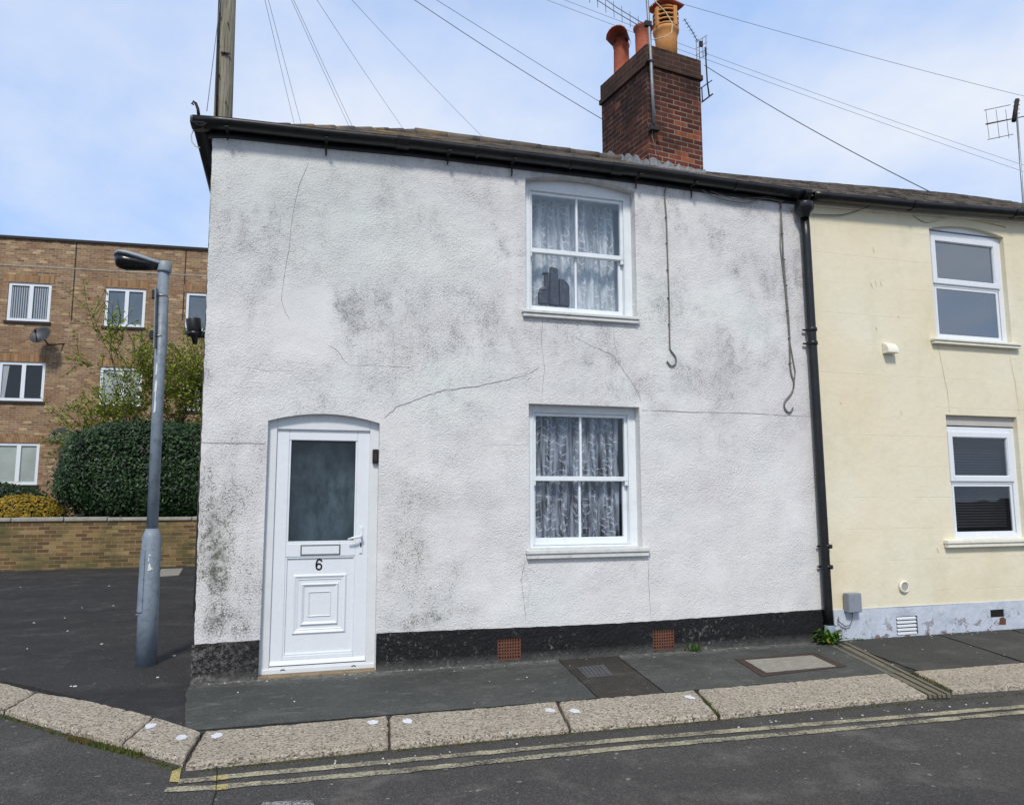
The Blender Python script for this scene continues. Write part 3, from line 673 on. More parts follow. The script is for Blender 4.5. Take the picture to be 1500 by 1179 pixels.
# --- sash windows
def room(x0,x1,z0,z1,y0,y1,mat,parent):
    m=MB(); 
    m.poly([(x0,y1,z0),(x1,y1,z0),(x1,y1,z1),(x0,y1,z1)]); m.poly([(x0,y0,z0),(x0,y1,z0),(x0,y1,z1),(x0,y0,z1)]); m.poly([(x1,y0,z0),(x1,y1,z0),(x1,y1,z1),(x1,y0,z1)])
    m.poly([(x0,y0,z0),(x1,y0,z0),(x1,y1,z0),(x0,y1,z0)]); m.poly([(x0,y0,z1),(x1,y0,z1),(x1,y1,z1),(x0,y1,z1)])
    return m.build('room',mat,parent,kind='flat')
def sash(parent,x0,x1,z0,z1,zmid,ztop,roommat,label=None):
    W_=empty('window',(x0,0,z0),label,None); W_.parent=parent; W_.location=Vector((x0,0,z0))-wo(parent)
    y=.105
    m=MB(); frame_rect(m,x0-.02,x1+.02,z0-.02,ztop,.10,y,y+.10,wt=.07+(ztop-z1),wb=.04,wr=.092,wl=.092)
    # inner staff bead
    frame_rect(m,x0+.068,x1-.068,z0+.015,z1-.055,.014,y-.008,y+.001,wb=.01)
    m.build('frame',Mt['timber'],W_,bev=.004,kind=None)
    gx0,gx1=x0+.072,x1-.072; gt=z1-.07; gb=z0+.02; xm=(gx0+gx1)/2
    # upper sash (outer)
    m=MB(); frame_rect(m,gx0+.001,gx1-.001,zmid-.022,gt,.036,y+.018,y+.055,wb=.044,wt=.03); m.box(xm-.011,xm+.011,y+.022,y+.050,zmid+.022,gt-.03)
    for sx in (gx0+.001,gx1-.036): m.box(sx,sx+.034,y+.020,y+.05,zmid-.065,zmid-.023)
    m.build('upper_sash',Mt['timber'],W_,bev=.003)
    m=MB(); frame_rect(m,gx0+.002,gx1-.002,gb,zmid+.015,.042,y+.062,y+.095,wb=.06,wt=.03); m.box(xm-.011,xm+.011,y+.066,y+.090,gb+.06,zmid-.015)
    m.build('lower_sash',Mt['timber'],W_,bev=.003)
    m=MB(); m.poly([(gx0+.03,y+.035,zmid),(gx1-.03,y+.035,zmid),(gx1-.03,y+.035,gt-.02),(gx0+.03,y+.035,gt-.02)]).build('pane',Mt['glass'],W_,kind='flat')
    m=MB(); m.poly([(gx0+.03,y+.078,gb+.03),(gx1-.03,y+.078,gb+.03),(gx1-.03,y+.078,zmid),(gx0+.03,y+.078,zmid)]).build('pane',Mt['glass'],W_,kind='flat')
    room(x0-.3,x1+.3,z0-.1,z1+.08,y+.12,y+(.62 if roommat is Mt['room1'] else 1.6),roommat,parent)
    # masks beside the frame so that the room is closed
    m=MB(); m.box(x0-.3,x0-.021,y+.10,y+.125,z0-.1,z1+.08).box(x1+.021,x1+.3,y+.10,y+.125,z0-.1,z1+.08).box(x0-.021,x1+.021,y+.101,y+.125,z0-.1,z0-.02); m.build('inner_wall',roommat,parent)
    return W_
zm_up=xz(835,370,.1)[1]; zm_lo=xz(850,701,.1)[1]
W1=sash(HOUSE,UW[0],UW[1],UW[2]+.02,UW[3],zm_up,UW[4],Mt['room1'])
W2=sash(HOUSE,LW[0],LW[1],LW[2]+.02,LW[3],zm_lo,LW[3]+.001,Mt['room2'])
def sill(x0,x1,z0,z1,parent,mat,proj=.055,name='sill'):
    m=MB(); zm=(z0+z1)/2
    m.prism([(x0,-proj,zm-.002),(x0,-proj,z1-.012),(x0,.19,z1+.006),(x0,.19,zm-.002)],(x1-x0,0,0))
    m.prism([(x0+.01,-proj+.014,z0),(x0+.01,-proj+.014,zm-.004),(x0+.01,.01,zm-.004),(x0+.01,.01,z0)],(x1-x0-.02,0,0))
    return m.build(name,mat,parent,bev=.004)
a=xz(766,452,-.05); b=xz(938,473,-.05); sill(a[0],b[0],3.105,3.18,HOUSE,Mt['sillp'])
a=xz(772,803,-.05); b=xz(953,812,-.05); sill(a[0],b[0],.865,.955,HOUSE,Mt['sillp'])
# net curtains
def curtain(x0,x1,z0,z1,y,label,matc,matm,seed):
    rnd=random.Random(seed); W=x1-x0; folds=[rnd.uniform(.7,1.3) for _ in range(40)]
    root=empty('net_curtain',((x0+x1)/2,y,z0),label,'curtain')
    def yy(x,z):
        t=(x-x0); return y+.022*math.sin(t*34+2.2*math.sin(t*9+seed)+.5*math.sin(z*1.5))+.012*math.sin(t*77+seed+z*.8)
    m=MB(); nx,nz=120,14; i0=0
    for j in range(nz+1):
        for i in range(nx+1):
            x=x0+W*i/nx; z=z0+(z1-z0)*j/nz; m.v.append((x,yy(x,z),z))
    for j in range(nz):
        for i in range(nx):
            a=j*(nx+1)+i; m.f.append((a,a+1,a+nx+2,a+nx+1)); m.sm.append(True)
    m.build('net',matc,root,kind='flat')
    m=MB()
    def stroke(p0,ang,L,w,bend):
        q=[];n=5
        for k in range(n+1):
            t=k/n; a=ang+bend*t; 
            p0_=(p0[0]+math.cos(a)*L*t, p0[1]+math.sin(a)*L*t); ww=w*math.sin(math.pi*min(1,.12+t*.88))
            q.append(((p0_[0]-math.sin(a)*ww,p0_[1]+math.cos(a)*ww),(p0_[0]+math.sin(a)*ww,p0_[1]-math.cos(a)*ww)))
        for A_,B_ in zip(q[:-1],q[1:]):
            P=[A_[0],B_[0],B_[1],A_[1]]
            P=[(min(x1,max(x0,px)),min(z1,max(z0,pz))) for px,pz in P]
            m.poly([(px,yy(px,pz)-.004,pz) for px,pz in P])
    nst=9
    for s_ in range(nst):
        cx=x0+W*(s_+.5)/nst+rnd.uniform(-.045,.045); zc=z0+rnd.uniform(0,.06); ph=rnd.random()*6
        while zc<z1-.05:
            xx=cx+.018*math.sin(zc*14+ph)
            stroke((xx,zc),R(90+rnd.uniform(-15,15)),.05,.0022,rnd.uniform(-.3,.3))
            stroke((xx,zc),R(40+rnd.uniform(-30,30)),rnd.uniform(.03,.07),.006,rnd.uniform(-.6,.9)); stroke((xx,zc+.02),R(140+rnd.uniform(-30,30)),rnd.uniform(.03,.07),.006,rnd.uniform(-.9,.6))
            if rnd.random()<.3: stroke((xx+.03,zc),R(rnd.uniform(0,360)),.06,.003,3)
            zc+=rnd.uniform(.055,.09)
    m.build('lace_pattern',matm,root,kind='flat')
curtain(UW[0]+.08,UW[1]-.08,3.20,4.40,.31,'white lace net curtain hanging behind the upper sash window',Mt['net'],Mt['netmotif'],3)
curtain(LW[0]+.08,LW[1]-.14,.97,2.24,.235,'finer lace net curtain hanging behind the ground floor sash window',Mt['netlow'],Mt['net_motif_low'],8)
# dark ornament on the upper window ledge
root=empty('ornament',(2.93,.2,3.2),'dark upright ornament with square shoulders standing at the lower left of the upper window','ornament')
yo=.205; ox,oz=xz(812,447,yo)
m=MB(); m.box(ox-.16,ox-.05,yo,yo+.05,oz,oz+.14).prism([(ox-.16,yo+.002,oz+.13),(ox-.05,yo+.002,oz+.13),(ox-.05,yo+.002,oz+.20),(ox-.10,yo+.002,oz+.19),(ox-.14,yo+.002,oz+.165)],(0,.046,0)); m.build('body',Mt['fig'],root,bev=.02,seg=2)
m=MB(); m.prism([(ox-.049,yo,oz),(ox+.058,yo,oz),(ox+.045,yo,oz+.36),(ox+.04,yo,oz+.375),(ox-.035,yo,oz+.39)],(0,.05,0)); m.box(ox-.095,ox-.052,yo+.01,yo+.045,oz+.1,oz+.31).box(ox-.115,ox-.05,yo,yo+.05,oz+.31,oz+.33); m.build('neck',Mt['fig'],root,bev=.008)
m=MB(); m.box(ox+.062,ox+.165,yo,yo+.05,oz,oz+.21).prism([(ox+.062,yo+.002,oz+.20),(ox+.165,yo+.002,oz+.20),(ox+.15,yo+.002,oz+.235),(ox+.10,yo+.002,oz+.27),(ox+.062,yo+.002,oz+.28)],(0,.046,0)); m.build('wing',Mt['fig'],root,bev=.008,seg=2)

# --- front door
DOOR=empty('door',(.94,.06,-.02),'white upvc front door with dark obscured glass and number 6',None); DOOR.parent=HOUSE
x0,x1=.475,1.405; y=.060
m=MB(); frame_rect(m,x0-.02,x1+.02,-.012,2.15,.075+.02,y,y+.09,wt=.15,wb=.055); frame_rect(m,x0+.055,x1-.055,.028,2.02,.012,y+.012,y+.03,wb=.012)
m.box(x0,x1,y-.012,y+.08,-.012,.028)
m.build('frame',Mt['upvcdirty'],DOOR,bev=.005,seg=2)
m=MB(); m.box(x0-.01,x1+.01,-.02,.11,-.055,-.0125); m.build('threshold',Mt['wood_sill'],HOUSE,bev=.006)
dx0,dx1,dz0,dz1=.548,1.332,.052,2.01; yl=y+.022
m=MB(); frame_rect(m,dx0-.005,dx1+.005,dz0-.006,dz1+.005,.0055,yl+.004,yl+.03); m.build('draught_seal',Mt['seal'],DOOR)
# leaf pieces with mitred look
LF=MB(); st=.105
gz0,gz1=xz(470,795,.07)[1],xz(470,642,.07)[1]
frame_rect(LF,dx0,dx1,dz0,dz1,st,yl,yl+.05,wt=.10,wb=.03); LF.box(dx0+st,dx1-st,yl,yl+.05,gz0-.115,gz0); LF.box(dx0+st,dx1-st,yl,yl+.05,dz0+.03,dz0+.07)
LF.build('door_leaf',Mt['upvc'],DOOR,bev=.006,seg=2)
m=MB(); frame_rect(m,dx0+st,dx1-st,gz0,gz1+.012,.016,yl+.006,yl+.04); frame_rect(m,dx0+st,dx1-st,dz0+.07,gz0-.115,.014,yl+.005,yl+.04); m.build('glazing_bead',Mt['upvc'],DOOR,bev=.003)
m=MB(); frame_rect(m,dx0+st+.014,dx1-st-.014,gz0+.014,gz1,.004,yl+.012,yl+.04); m.build('seal',Mt['seal'],DOOR)
m=MB(); m.box(dx0+st+.01,dx1-st-.01,yl+.02,yl+.03,gz0+.01,gz1+.01); m.build('glass',Mt['doorglass'],DOOR)
pz1=gz0-.115-.014; pz0=dz0+.084
m=MB(); m.box(dx0+st+.01,dx1-st-.01,yl+.018,yl+.04,pz0-.01,pz1+.01)
def pyr(m,x0,x1,z0,z1,w,y0,h):
    "mitred raised moulding ring"
    o=[(x0,z0),(x1,z0),(x1,z1),(x0,z1)]; c=[(x0+w,z0+w),(x1-w,z0+w),(x1-w,z1-w),(x0+w,z1-w)]; md=[(x0+w*.35,z0+w*.35),(x1-w*.35,z0+w*.35),(x1-w*.35,z1-w*.35),(x0+w*.35,z1-w*.35)]
    for k in range(4):
        q=(k+1)%4
        m.poly([(o[k][0],y0,o[k][1]),(o[q][0],y0,o[q][1]),(md[q][0],y0-h,md[q][1]),(md[k][0],y0-h,md[k][1])]); m.poly([(md[k][0],y0-h,md[k][1]),(md[q][0],y0-h,md[q][1]),(c[q][0],y0,c[q][1]),(c[k][0],y0,c[k][1])])
yp=yl+.0175
cx=(dx0+dx1)/2; 
zt1=xz(470,841,.06)[1]; zb1=xz(470,929,.06)[1]; cz=(zt1+zb1)/2; hh=(zt1-zb1)/2
for k,(w,s_) in enumerate(((.042,1),(.016,.86),(.030,.70),(.012,.42))):
    pyr(m,cx-hh*s_*.9,cx+hh*s_*.9,cz-hh*s_,cz+hh*s_,w,yp-.0005*k,.014 if w>.02 else .006)
m.build('lower_panel',Mt['upvc'],DOOR,kind='flat')
m=MB(); m.prism([(dx0+.005,yl,dz0+.035),(dx0+.005,yl-.026,dz0+.004),(dx0+.005,yl-.026,dz0-.001),(dx0+.005,yl,dz0-.001)],(dx1-dx0-.01,0,0)); m.build('weatherboard',Mt['upvc'],DOOR,bev=.002)
a=xz(441,799,.06); b=xz(498,812,.06)
m=MB(); frame_rect(m,a[0],b[0],b[1],a[1],.008,yl-.008,yl-.0008); o=m.build('letterbox',Mt['galv'],DOOR,bev=.002); m=MB(); m.box(a[0]+.006,b[0]-.006,yl-.007,yl-.0008,b[1]+.006,a[1]-.006); m.build('flap',Mt['upvc'],o,bev=.003)
m=MB(); frame_rect(m,a[0]-.003,b[0]+.003,b[1]-.003,a[1]+.003,.005,yl-.004,yl-.0004); m.build('surround',Mt['seal'],o)
hxx,hz=xz(529,790,.06)
m=MB(); m.box(hxx-.015,hxx+.015,yl-.010,yl-.0005,hz-.12,hz+.11); H=m.build('handle',Mt['upvc'],DOOR,bev=.006,seg=2)
m=MB(); m.tube([(hxx,yl-.012,hz+.03),(hxx,yl-.055,hz+.03),(hxx-.02,yl-.062,hz+.025),(hxx-.07,yl-.062,hz+.018),(hxx-.115,yl-.058,hz+.005)],[.010,.010,.011,.010,.008],8); m.build('lever',Mt['upvc'],H)
m=MB(); m.box(hxx-.006,hxx+.006,yl-.0125,yl-.0095,hz-.065,hz-.03); m.build('keyhole',Mt['seal'],H)
nx_,nz_=xz(467.5,827,.06); m=MB()
def stroke6(P,w,closed=False):
    Q=[]; n=len(P)
    for i,p in enumerate(P):
        q=P[(i+1)%n] if closed else P[min(i+1,n-1)]; o=P[i-1] if (closed or i) else p
        d=Vector((q[0]-o[0],q[1]-o[1])).normalized(); nn=Vector((-d.y,d.x))*w/2; Q.append(((p[0]+nn.x,p[1]+nn.y),(p[0]-nn.x,p[1]-nn.y)))
    for i in range(n if closed else n-1):
        A_,B_=Q[i],Q[(i+1)%n]; m.poly([(nx_+x,yp-.004,nz_+z) for x,z in (A_[0],B_[0],B_[1],A_[1])])
stroke6([(.021*math.cos(R(t)),-.018+.024*math.sin(R(t))) for t in range(0,360,20)],.013,True)
stroke6([(.0225,.024),(.018,.034),(.008,.0415),(-.002,.042),(-.012,.036),(-.019,.022),(-.0225,.0),(-.0222,-.018)],.013)
m.build('door_number',Mt['number'],DOOR,kind='flat')
for px in (414,518): m=MB(); q=xz(px,981 if px<500 else 975,.04); m.tube([(q[0]-.018,y-.013,q[1]-.004),(q[0],y-.0135,q[1]+.003),(q[0]+.018,y-.013,q[1]-.004)],.004,6); m.build('drain_cap',Mt['seal'],DOOR)
# key safe on the door reveal
q=xz(547,668,0); m=MB(); m.box(1.352,1.402,y-.040,y-.001,q[1]-.062,q[1]+.062); o=m.build('key_safe',Mt['blackrub'],label='small black key box on the right side of the door frame',cat='key box',bev=.008,seg=3)
m=MB(); m.box(1.362,1.392,y-.045,y-.0405,q[1]-.045,q[1]+.02); m.build('cover',Mt['iron'],o,bev=.004)

# --- roof, fascia, gutters
gt=[(0,)]
GT=[onY(px,py,-.14) for px,py in ((285,170),(330,173),(480,190),(610,203),(760,222),(880,237),(950,246),(1080,265),(1178,278))]
GC=[onY(px,py,-.14) for px,py in ((1192,281),(1350,296),(1500,308))]; GC.append(GC[-1]+(GC[-1]-GC[-2])*1.6)
def ez(x):
    P=GT+GC
    for a,b in zip(P[:-1],P[1:]):
        if a.x<=x<=b.x: return a.z+(b.z-a.z)*(x-a.x)/(b.x-a.x)
    return P[0].z if x<P[0].x else P[-1].z
def gutter(pts,parent,r=.074,axis=0,mat='black'):
    "half round gutter, open top; pts = centre line at the rim level"
    m=MB(); n=9; rings=[]
    pts=[Vector(p) for p in pts]
    for k,p in enumerate(pts):
        d=(pts[min(k+1,len(pts)-1)]-pts[max(k-1,0)]); d.z=0; d.normalize(); w=Vector((-d.y,d.x,0))
        ring=[]
        for rr in (r,r-.004):
            for j in range(n+1):
                t=math.pi+math.pi*j/n; ring.append(p+w*math.cos(t)*rr+Vector((0,0,math.sin(t)*rr*1.05)))
        rings.append(ring)
    N=len(rings[0]); 
    for q in rings: m.v+=[tuple(v) for v in q]
    for k in range(len(rings)-1):
        for j in range(N):
            a=k*N+j; b=k*N+(j+1)%N; m.f.append((a,b,b+N,a+N)); m.sm.append(j not in (n,N-1))
    m.f.append(tuple(range(N))); m.sm.append(False); m.f.append(tuple(range((len(rings)-1)*N,len(rings)*N))); m.sm.append(False)
    return m.build('gutter',Mt[mat],parent)
def dense(P,st=.15,sag=.004):
    out=[]
    for a,b in zip(P[:-1],P[1:]):
        n=max(1,int((b-a).length/st))
        for k in range(n): out.append(a.lerp(b,k/n))
    out.append(P[-1]); return out
gy=-.092
gp1=dense([Vector((p.x,gy,p.z-.003)) for p in GT]); gp1[0].x=-.215
GUT=gutter(gp1,HOUSE)
gp2=dense([Vector((p.x,gy,p.z-.003)) for p in GC]); 
# side gutter running back along the flank
sg=gutter([Vector((-.16,-.145,GT[0].z-.002)),Vector((-.16,1.5,GT[0].z-.01)),Vector((-.16,7,GT[0].z-.02))],HOUSE)
m=MB(); m.lathe([(.07,-.075),(.085,-.05),(.085,.012),(.07,.012)],(-.175,-.09,GT[0].z-.008),n=4,M=Matrix.Rotation(R(45),3,'Z')); m.build('gutter_corner',Mt['black'],HOUSE,bev=.01,seg=2)
def clip(x,z,r=.082,w=.022,parent=HOUSE,name='gutter_clip'):
    m=MB(); n=9
    for k in range(n):
        t0=math.pi+math.pi*k/n; t1=math.pi+math.pi*(k+1)/n
        p=lambda t,rr,xx:(xx,gy+math.cos(t)*rr,z-.003+math.sin(t)*rr*1.05)
        m.poly([p(t0,r,x-w),p(t1,r,x-w),p(t1,r,x+w),p(t0,r,x+w)]); m.poly([p(t0,r,x-w),p(t1,r,x-w),p(t1,r-.008,x-w),p(t0,r-.008,x-w)]); m.poly([p(t0,r,x+w),p(t1,r,x+w),p(t1,r-.008,x+w),p(t0,r-.008,x+w)])
    m.build(name,Mt['black'],parent)
for px,w in ((590,.06),(905,.06),(1180,.04)): q=onY(px,230,-.14); clip(q.x,ez(q.x),w=w)
for px in (700,1078,838): q=onY(px,230,-.14); clip(q.x,ez(q.x),w=.012)
# iron fascia spikes
for px,py in ((333,205),(477,228),(655,241),(749,258),(931,276),(1012,290)):
    x,z=xz(px,py,-.02); m=MB(); m.tube([(x,-.012,ez(x)-.02),(x,-.03,ez(x)-.07),(x+.004,-.028,z+.02),(x+.002,-.02,z-.005)],[.010,.011,.008,.005],6); m.box(x-.014,x+.014,-.155,-.02,ez(x)-.084,ez(x)-.074); m.build('gutter_bracket',Mt['iron'],HOUSE)
m=MB()
P=[Vector((p.x,0,p.z)) for p in GT]; P[0].x=-.1
for a,b in zip(P[:-1],P[1:]):
    m.prism([(a.x,-.022,a.z-.115),(a.x,-.022,a.z+.0),(a.x,.02,a.z+.0),(a.x,.02,a.z-.115)],(b.x-a.x,0,b.z-a.z))
for a,b in zip(P[:-1],P[1:]): m.prism([(a.x,-.125,a.z-.052),(a.x,-.125,a.z-.046),(a.x,-.0225,a.z-.046),(a.x,-.0225,a.z-.052)],(b.x-a.x,0,b.z-a.z))
m.box(-.098,-.07,.0,7,4.53,4.67)
m.box(-.19,-.099,-.02,7,4.612,4.618)
m.build('fascia',Mt['black'],HOUSE)
# soffit on the flank
PITCH_=.535
def roofrows(x0,x1,hipfn,y_end,parent,seed,xtrend=None):
    rnd=random.Random(seed); m=MB(); rows=int((y_end+.12)/.19)
    for r_ in range(rows+1):
        ya=-.13+.19*r_; yb=min(ya+.24,y_end+.03)
        x=max(x0,hipfn(ya)); off=rnd.uniform(0,.2); x_=x
        while x_<x1:
            w=.24+rnd.uniform(-.03,.03); xe=min(x1,x_+w-(off if x_==x else 0))
            za=ez(x_)-.045+(ya+.13)*PITCH_+rnd.uniform(0,.012); zb=za+(yb-ya)*PITCH_-.016
            zc=rnd.uniform(-.006,.010)
            m.prism([(x_+.002,ya,za+.004),(x_+.002,yb,zb+.004),(x_+.002,yb,zb-.008),(x_+.002,ya,za-.010)],(xe-x_-.004,0,zc))
            x_=xe
    return m.build('roof',Mt['slate'],parent)
RY=3.1; HR=2.35
HIP=lambda y:-.2+(y+.13)/(RY+.13)*HR
roofrows(-.2,5.93,HIP,RY,HOUSE,1)
RZ=ez(3)-.035+(RY+.13)*PITCH_
m=MB()
zb=ez(0)-.043
m.poly([(-.2,-.12,zb),(-.2+HR,RY,RZ-.02),(-.2,RY*2+.3,zb)]); m.poly([(-.2+HR,RY,RZ-.02),(6.1,RY,RZ-.02),(6.1,RY*2+.3,zb),(-.2,RY*2+.3,zb)])
m.poly([(-.1,.021,zb+.05),(6.1,.021,zb+.05),(6.1,RY,RZ-.035),(-.2+HR,RY,RZ-.035)]); m.poly([(-.09,.021,zb-.01),(6.1,.2,zb-.01),(6.1,6.5,zb-.01),(-.09,6.5,zb-.01)])
m.build('roof_slope',Mt['slate'],HOUSE,kind='flat')
m=MB(); a=Vector((-.18,-.1,ez(0)-.05)); b=Vector((-.2+HR,RY,RZ+.01))
for k in range(10): m.tube([a.lerp(b,k/10)-Vector((0,0,.03)),a.lerp(b,(k+1.08)/10)-Vector((0,0,.02))],[.05,.055],7)
for k in range(9):
    xa=-.2+HR+k*.45; m.tube([(xa,RY,RZ-.01+random.uniform(-.006,.01)),(xa+.46,RY,RZ+random.uniform(-.006,.008))],[.065,.062],7)
m.build('ridge_tile',Mt['slate'],HOUSE)
# downpipe
m=MB(); ptop=onY(1177,300,-.09)
m.lathe([(.045,-.15),(.055,-.13),(.062,-.10),(.095,-.06),(.10,.0),(.095,.012),(.085,.012)],(ptop.x,-.10,ptop.z),n=16); m.build('hopper',Mt['black'],HOUSE)
pts=[onY(1178,312,-.07),onY(1181,350,-.07),onY(1188,470,-.07),onY(1196,600,-.07),onY(1203,720,-.07),onY(1213,893,-.07),onY(1215,915,-.07)]
m=MB(); m.tube(pts,.046,14); DP=m.build('downpipe',Mt['black'],HOUSE)
for px,py in ((1189,483),(1190,503),(1211,800),(1212,830)):
    c=onY(px,py,-.07); m=MB(); m.lathe([(.052,-.02),(.056,-.015),(.056,.015),(.052,.02)],c,n=14); m.box(c.x-.085,c.x+.085,c.y+.03,c.y+.045,c.z-.008,c.z+.008); m.build('collar',Mt['black'],DP)
c=onY(1215,915,-.07); m=MB(); m.lathe([(.045,-.16),(.05,-.155),(.05,-.005),(.045,0)],(c.x,c.y,c.z)); m.build('pipe_shoe',Mt['lamp'],DP)
# --- chimney
ca=R(81.2); E1=Vector((math.sin(ca),math.cos(ca),0)); E2=Vector((-E1.y,E1.x,0))
CB=onY(949,150,2.4); CB.z=0
def cm(z=0): 
    M=Matrix((E1,E2,Vector((0,0,1)))).transposed().to_4x4(); M.translation=Vector((CB.x,CB.y,z)); return M
CM=cm(); CMi=Matrix((E1,E2,Vector((0,0,1)))).to_4x4()
zc1=onY(953,97,2.4).z; ztopc=onY(949,66,2.4).z
cw=.945; cd_=1.20
m=MB(); m.box(0,cw,0,cd_,5.6,zc1,CM); CH=m.build('chimney',Mt['brick_chim'],HOUSE,uvrot=CMi.to_3x3())
print('chimney width check')
m=MB(); m.box(-.03,cw+.03,-.03,cd_+.03,zc1+.001,zc1+.075,CM); m.box(-.012,cw+.012,-.012,cd_+.012,zc1+.076,ztopc,CM); m.build('corbel',Mt['brick_cap'],CH,uvrot=CMi.to_3x3())
m=MB(); m.box(.03,cw-.03,.03,cd_-.03,ztopc+.001,ztopc+.03,CM); m.build('flaunching',Mt['lead'],CH,bev=.012)
m=MB(); 
zr0=ez(5)+(2.4+.1)*PITCH_
def jag(L,n,f0,f1):
    "ragged strip of mortar: lower edge f0, upper edge f1 along length L"
    lo=[(L*k/n+(random.uniform(-.02,.02) if 0<k<n else 0),f0(L*k/n)+random.uniform(-.03,.02)) for k in range(n+1)]
    hi=[(L*k/n+(random.uniform(-.02,.02) if 0<k<n else 0),f1(L*k/n)+random.uniform(-.035,.045)) for k in range(n+1)]
    return lo,hi
lo,hi=jag(cw+.03,16,lambda t:zr0-.22,lambda t:zr0+.07)
for k in range(16):
    m.prism([CM@Vector((lo[k][0],-.10-.0*k,lo[k][1])),CM@Vector((lo[k+1][0],-.10,lo[k+1][1])),CM@Vector((hi[k+1][0],-.012,hi[k+1][1])),CM@Vector((hi[k][0],-.012,hi[k][1]))],CM.to_3x3()@Vector((0,.03,0)))
lo,hi=jag(cd_,18,lambda t:zr0+t*PITCH_-.2,lambda t:zr0+t*PITCH_+.06)
for k in range(18):
    m.prism([CM@Vector((-.07,lo[k][0],lo[k][1])),CM@Vector((-.07,lo[k+1][0],lo[k+1][1])),CM@Vector((-.010,hi[k+1][0],hi[k+1][1])),CM@Vector((-.010,hi[k][0],hi[k][1]))],CM.to_3x3()@Vector((.03,0,0)))
m.build('flashing',Mt['lead'],CH,bev=.004)
def cl(x,y,z): return CM@Vector((x,y,z))
# pots
def potc(px,py,frac_y): return None
zt_=ztopc+.03
c=cl(cw*.42,cd_*.90,0); 
P3=onY(910,67,CB.y+1.02); P3b=onY(909,105,CB.y+1.02)
m=MB(); m.lathe([(.135,ztopc-.02),(.125,ztopc+.1),(.118,P3.z-.05),(.13,P3.z-.03),(.13,P3.z+.0),(.115,P3.z+.01),(.115,P3.z+.07),(.10,P3.z+.07)],(P3.x,P3.y,0),n=18); PT=m.build('chimney_pot',Mt['terra'],CH)
m=MB(); n=8
hoodM=Matrix.Rotation(R(10),4,'Z'); 
for k in range(n): # half barrel hood, open to the front-left
    t0=math.pi*k/n; t1=math.pi*(k+1)/n; r=.125
    def hp(t,d,rr=r): return Vector((P3.x,P3.y,P3.z+.05))+Matrix.Rotation(R(-38),3,'Z')@Vector((math.cos(t)*rr,d,math.sin(t)*rr*1.1))
    sl_=.05
    m.prism([hp(t0,-.30,.17)+Vector((0,0,-.09)),hp(t1,-.30,.17)+Vector((0,0,-.09)),hp(t1,.14,.13),hp(t0,.14,.13)],(0,0,.014))
m.build('hood',Mt['terra'],PT)
# middle squat pot
P2=onY(942,44,CB.y+.62)
m=MB(); m.lathe([(.15,ztopc-.02),(.16,ztopc+.14),(.175,ztopc+.16),(.175,ztopc+.19),(.12,ztopc+.21),(.125,P2.z-.02),(.15,P2.z),(.15,P2.z+.03),(.12,P2.z+.05)],(P2.x,P2.y,0),n=18); m.build('chimney_pot',Mt['terra'],CH)
m=MB(); m.lathe([(.17,ztopc+.135),(.182,ztopc+.15),(.182,ztopc+.20),(.168,ztopc+.205)],(P2.x,P2.y,0),n=18); m.build('pot_band',Mt['buffpot'],CH)
# right tall louvred pot
P1=onY(976,66,CB.y+.32); s_=FPX/1.0
def zz_(py): return onY(976,py,CB.y+.32).z
m=MB(); x_,y_=P1.x,P1.y
m.lathe([(.155,ztopc-.02),(.16,zz_(62)),(.172,zz_(52)),(.19,zz_(50)),(.195,zz_(46)),(.17,zz_(45))],(x_,y_,0),n=22); PO=m.build('chimney_pot',Mt['buffpot'],CH)
m=MB()
m.lathe([(.13,zz_(46)),(.13,zz_(17))],(x_,y_,0),n=16); m.build('louvre_core',Mt['shadowgap'],PO)
m=MB()
for k in range(4):
    za=zz_(43-k*6.4); m.lathe([(.14,za+.005),(.19,za-.02),(.19,za+.006),(.14,za+.03)],(x_,y_,0),n=22)
for k in range(4):
    a=R(-70+k*90); m.box(x_+math.cos(a)*.175-.028,x_+math.cos(a)*.175+.028,y_+math.sin(a)*.175-.028,y_+math.sin(a)*.175+.028,zz_(46),zz_(19))
m.lathe([(.18,zz_(20)),(.16,zz_(17)),(.13,zz_(15))],(x_,y_,0),n=22)
m.build('louvre',Mt['buffpot'],PO)
m=MB(); m.lathe([(.13,zz_(18)),(.13,zz_(10)),(.13,zz_(9))],(x_,y_,0),n=16); 
Mr=Matrix.Rotation(R(12),3,'Z')@Matrix.Rotation(R(4),3,'Y')
m.lathe([(.27,-.03),(.28,.0),(.15,.08)],(x_-.0,y_,zz_(11)),n=4,M=Mr@Matrix.Rotation(R(45),3,'Z')); m.lathe([(.13,zz_(8)),(.12,zz_(-9))],(x_,y_,0),n=14)
m.build('pot_cap',Mt['terra'],PO)

# --- aerials on the chimney
def Yc(px,py,d=-.08): return onY(px,py,CB.y+d)
AE=empty('tv_aerial',(CB.x,CB.y-.08,6.4),'tall grey aerial mast clamped to the front corner of the brick chimney','aerial')
m=MB(); m.tube([Yc(958,183),Yc(955,120),Yc(952,60),Yc(948,0),Yc(945,-40)],[.022,.022,.022,.022,.022],8); m.build('mast',Mt['galv'],AE)
m=MB(); a=Yc(952,90); m.box(a.x-.05,a.x+.05,a.y-.03,a.y+.06,a.z-.012,a.z+.012); m.build('clamp',Mt['iron'],AE); m=MB(); a=Yc(957,188); m.box(a.x-.05,a.x+.09,a.y-.03,a.y+.06,a.z-.03,a.z+.03); m.build('clamp',Mt['iron'],AE); m=MB(); a=Yc(950,36); m.box(a.x-.06,a.x+.04,a.y-.03,a.y+.03,a.z-.04,a.z+.04); m.build('clamp',Mt['iron'],AE,bev=.005)
m=MB()
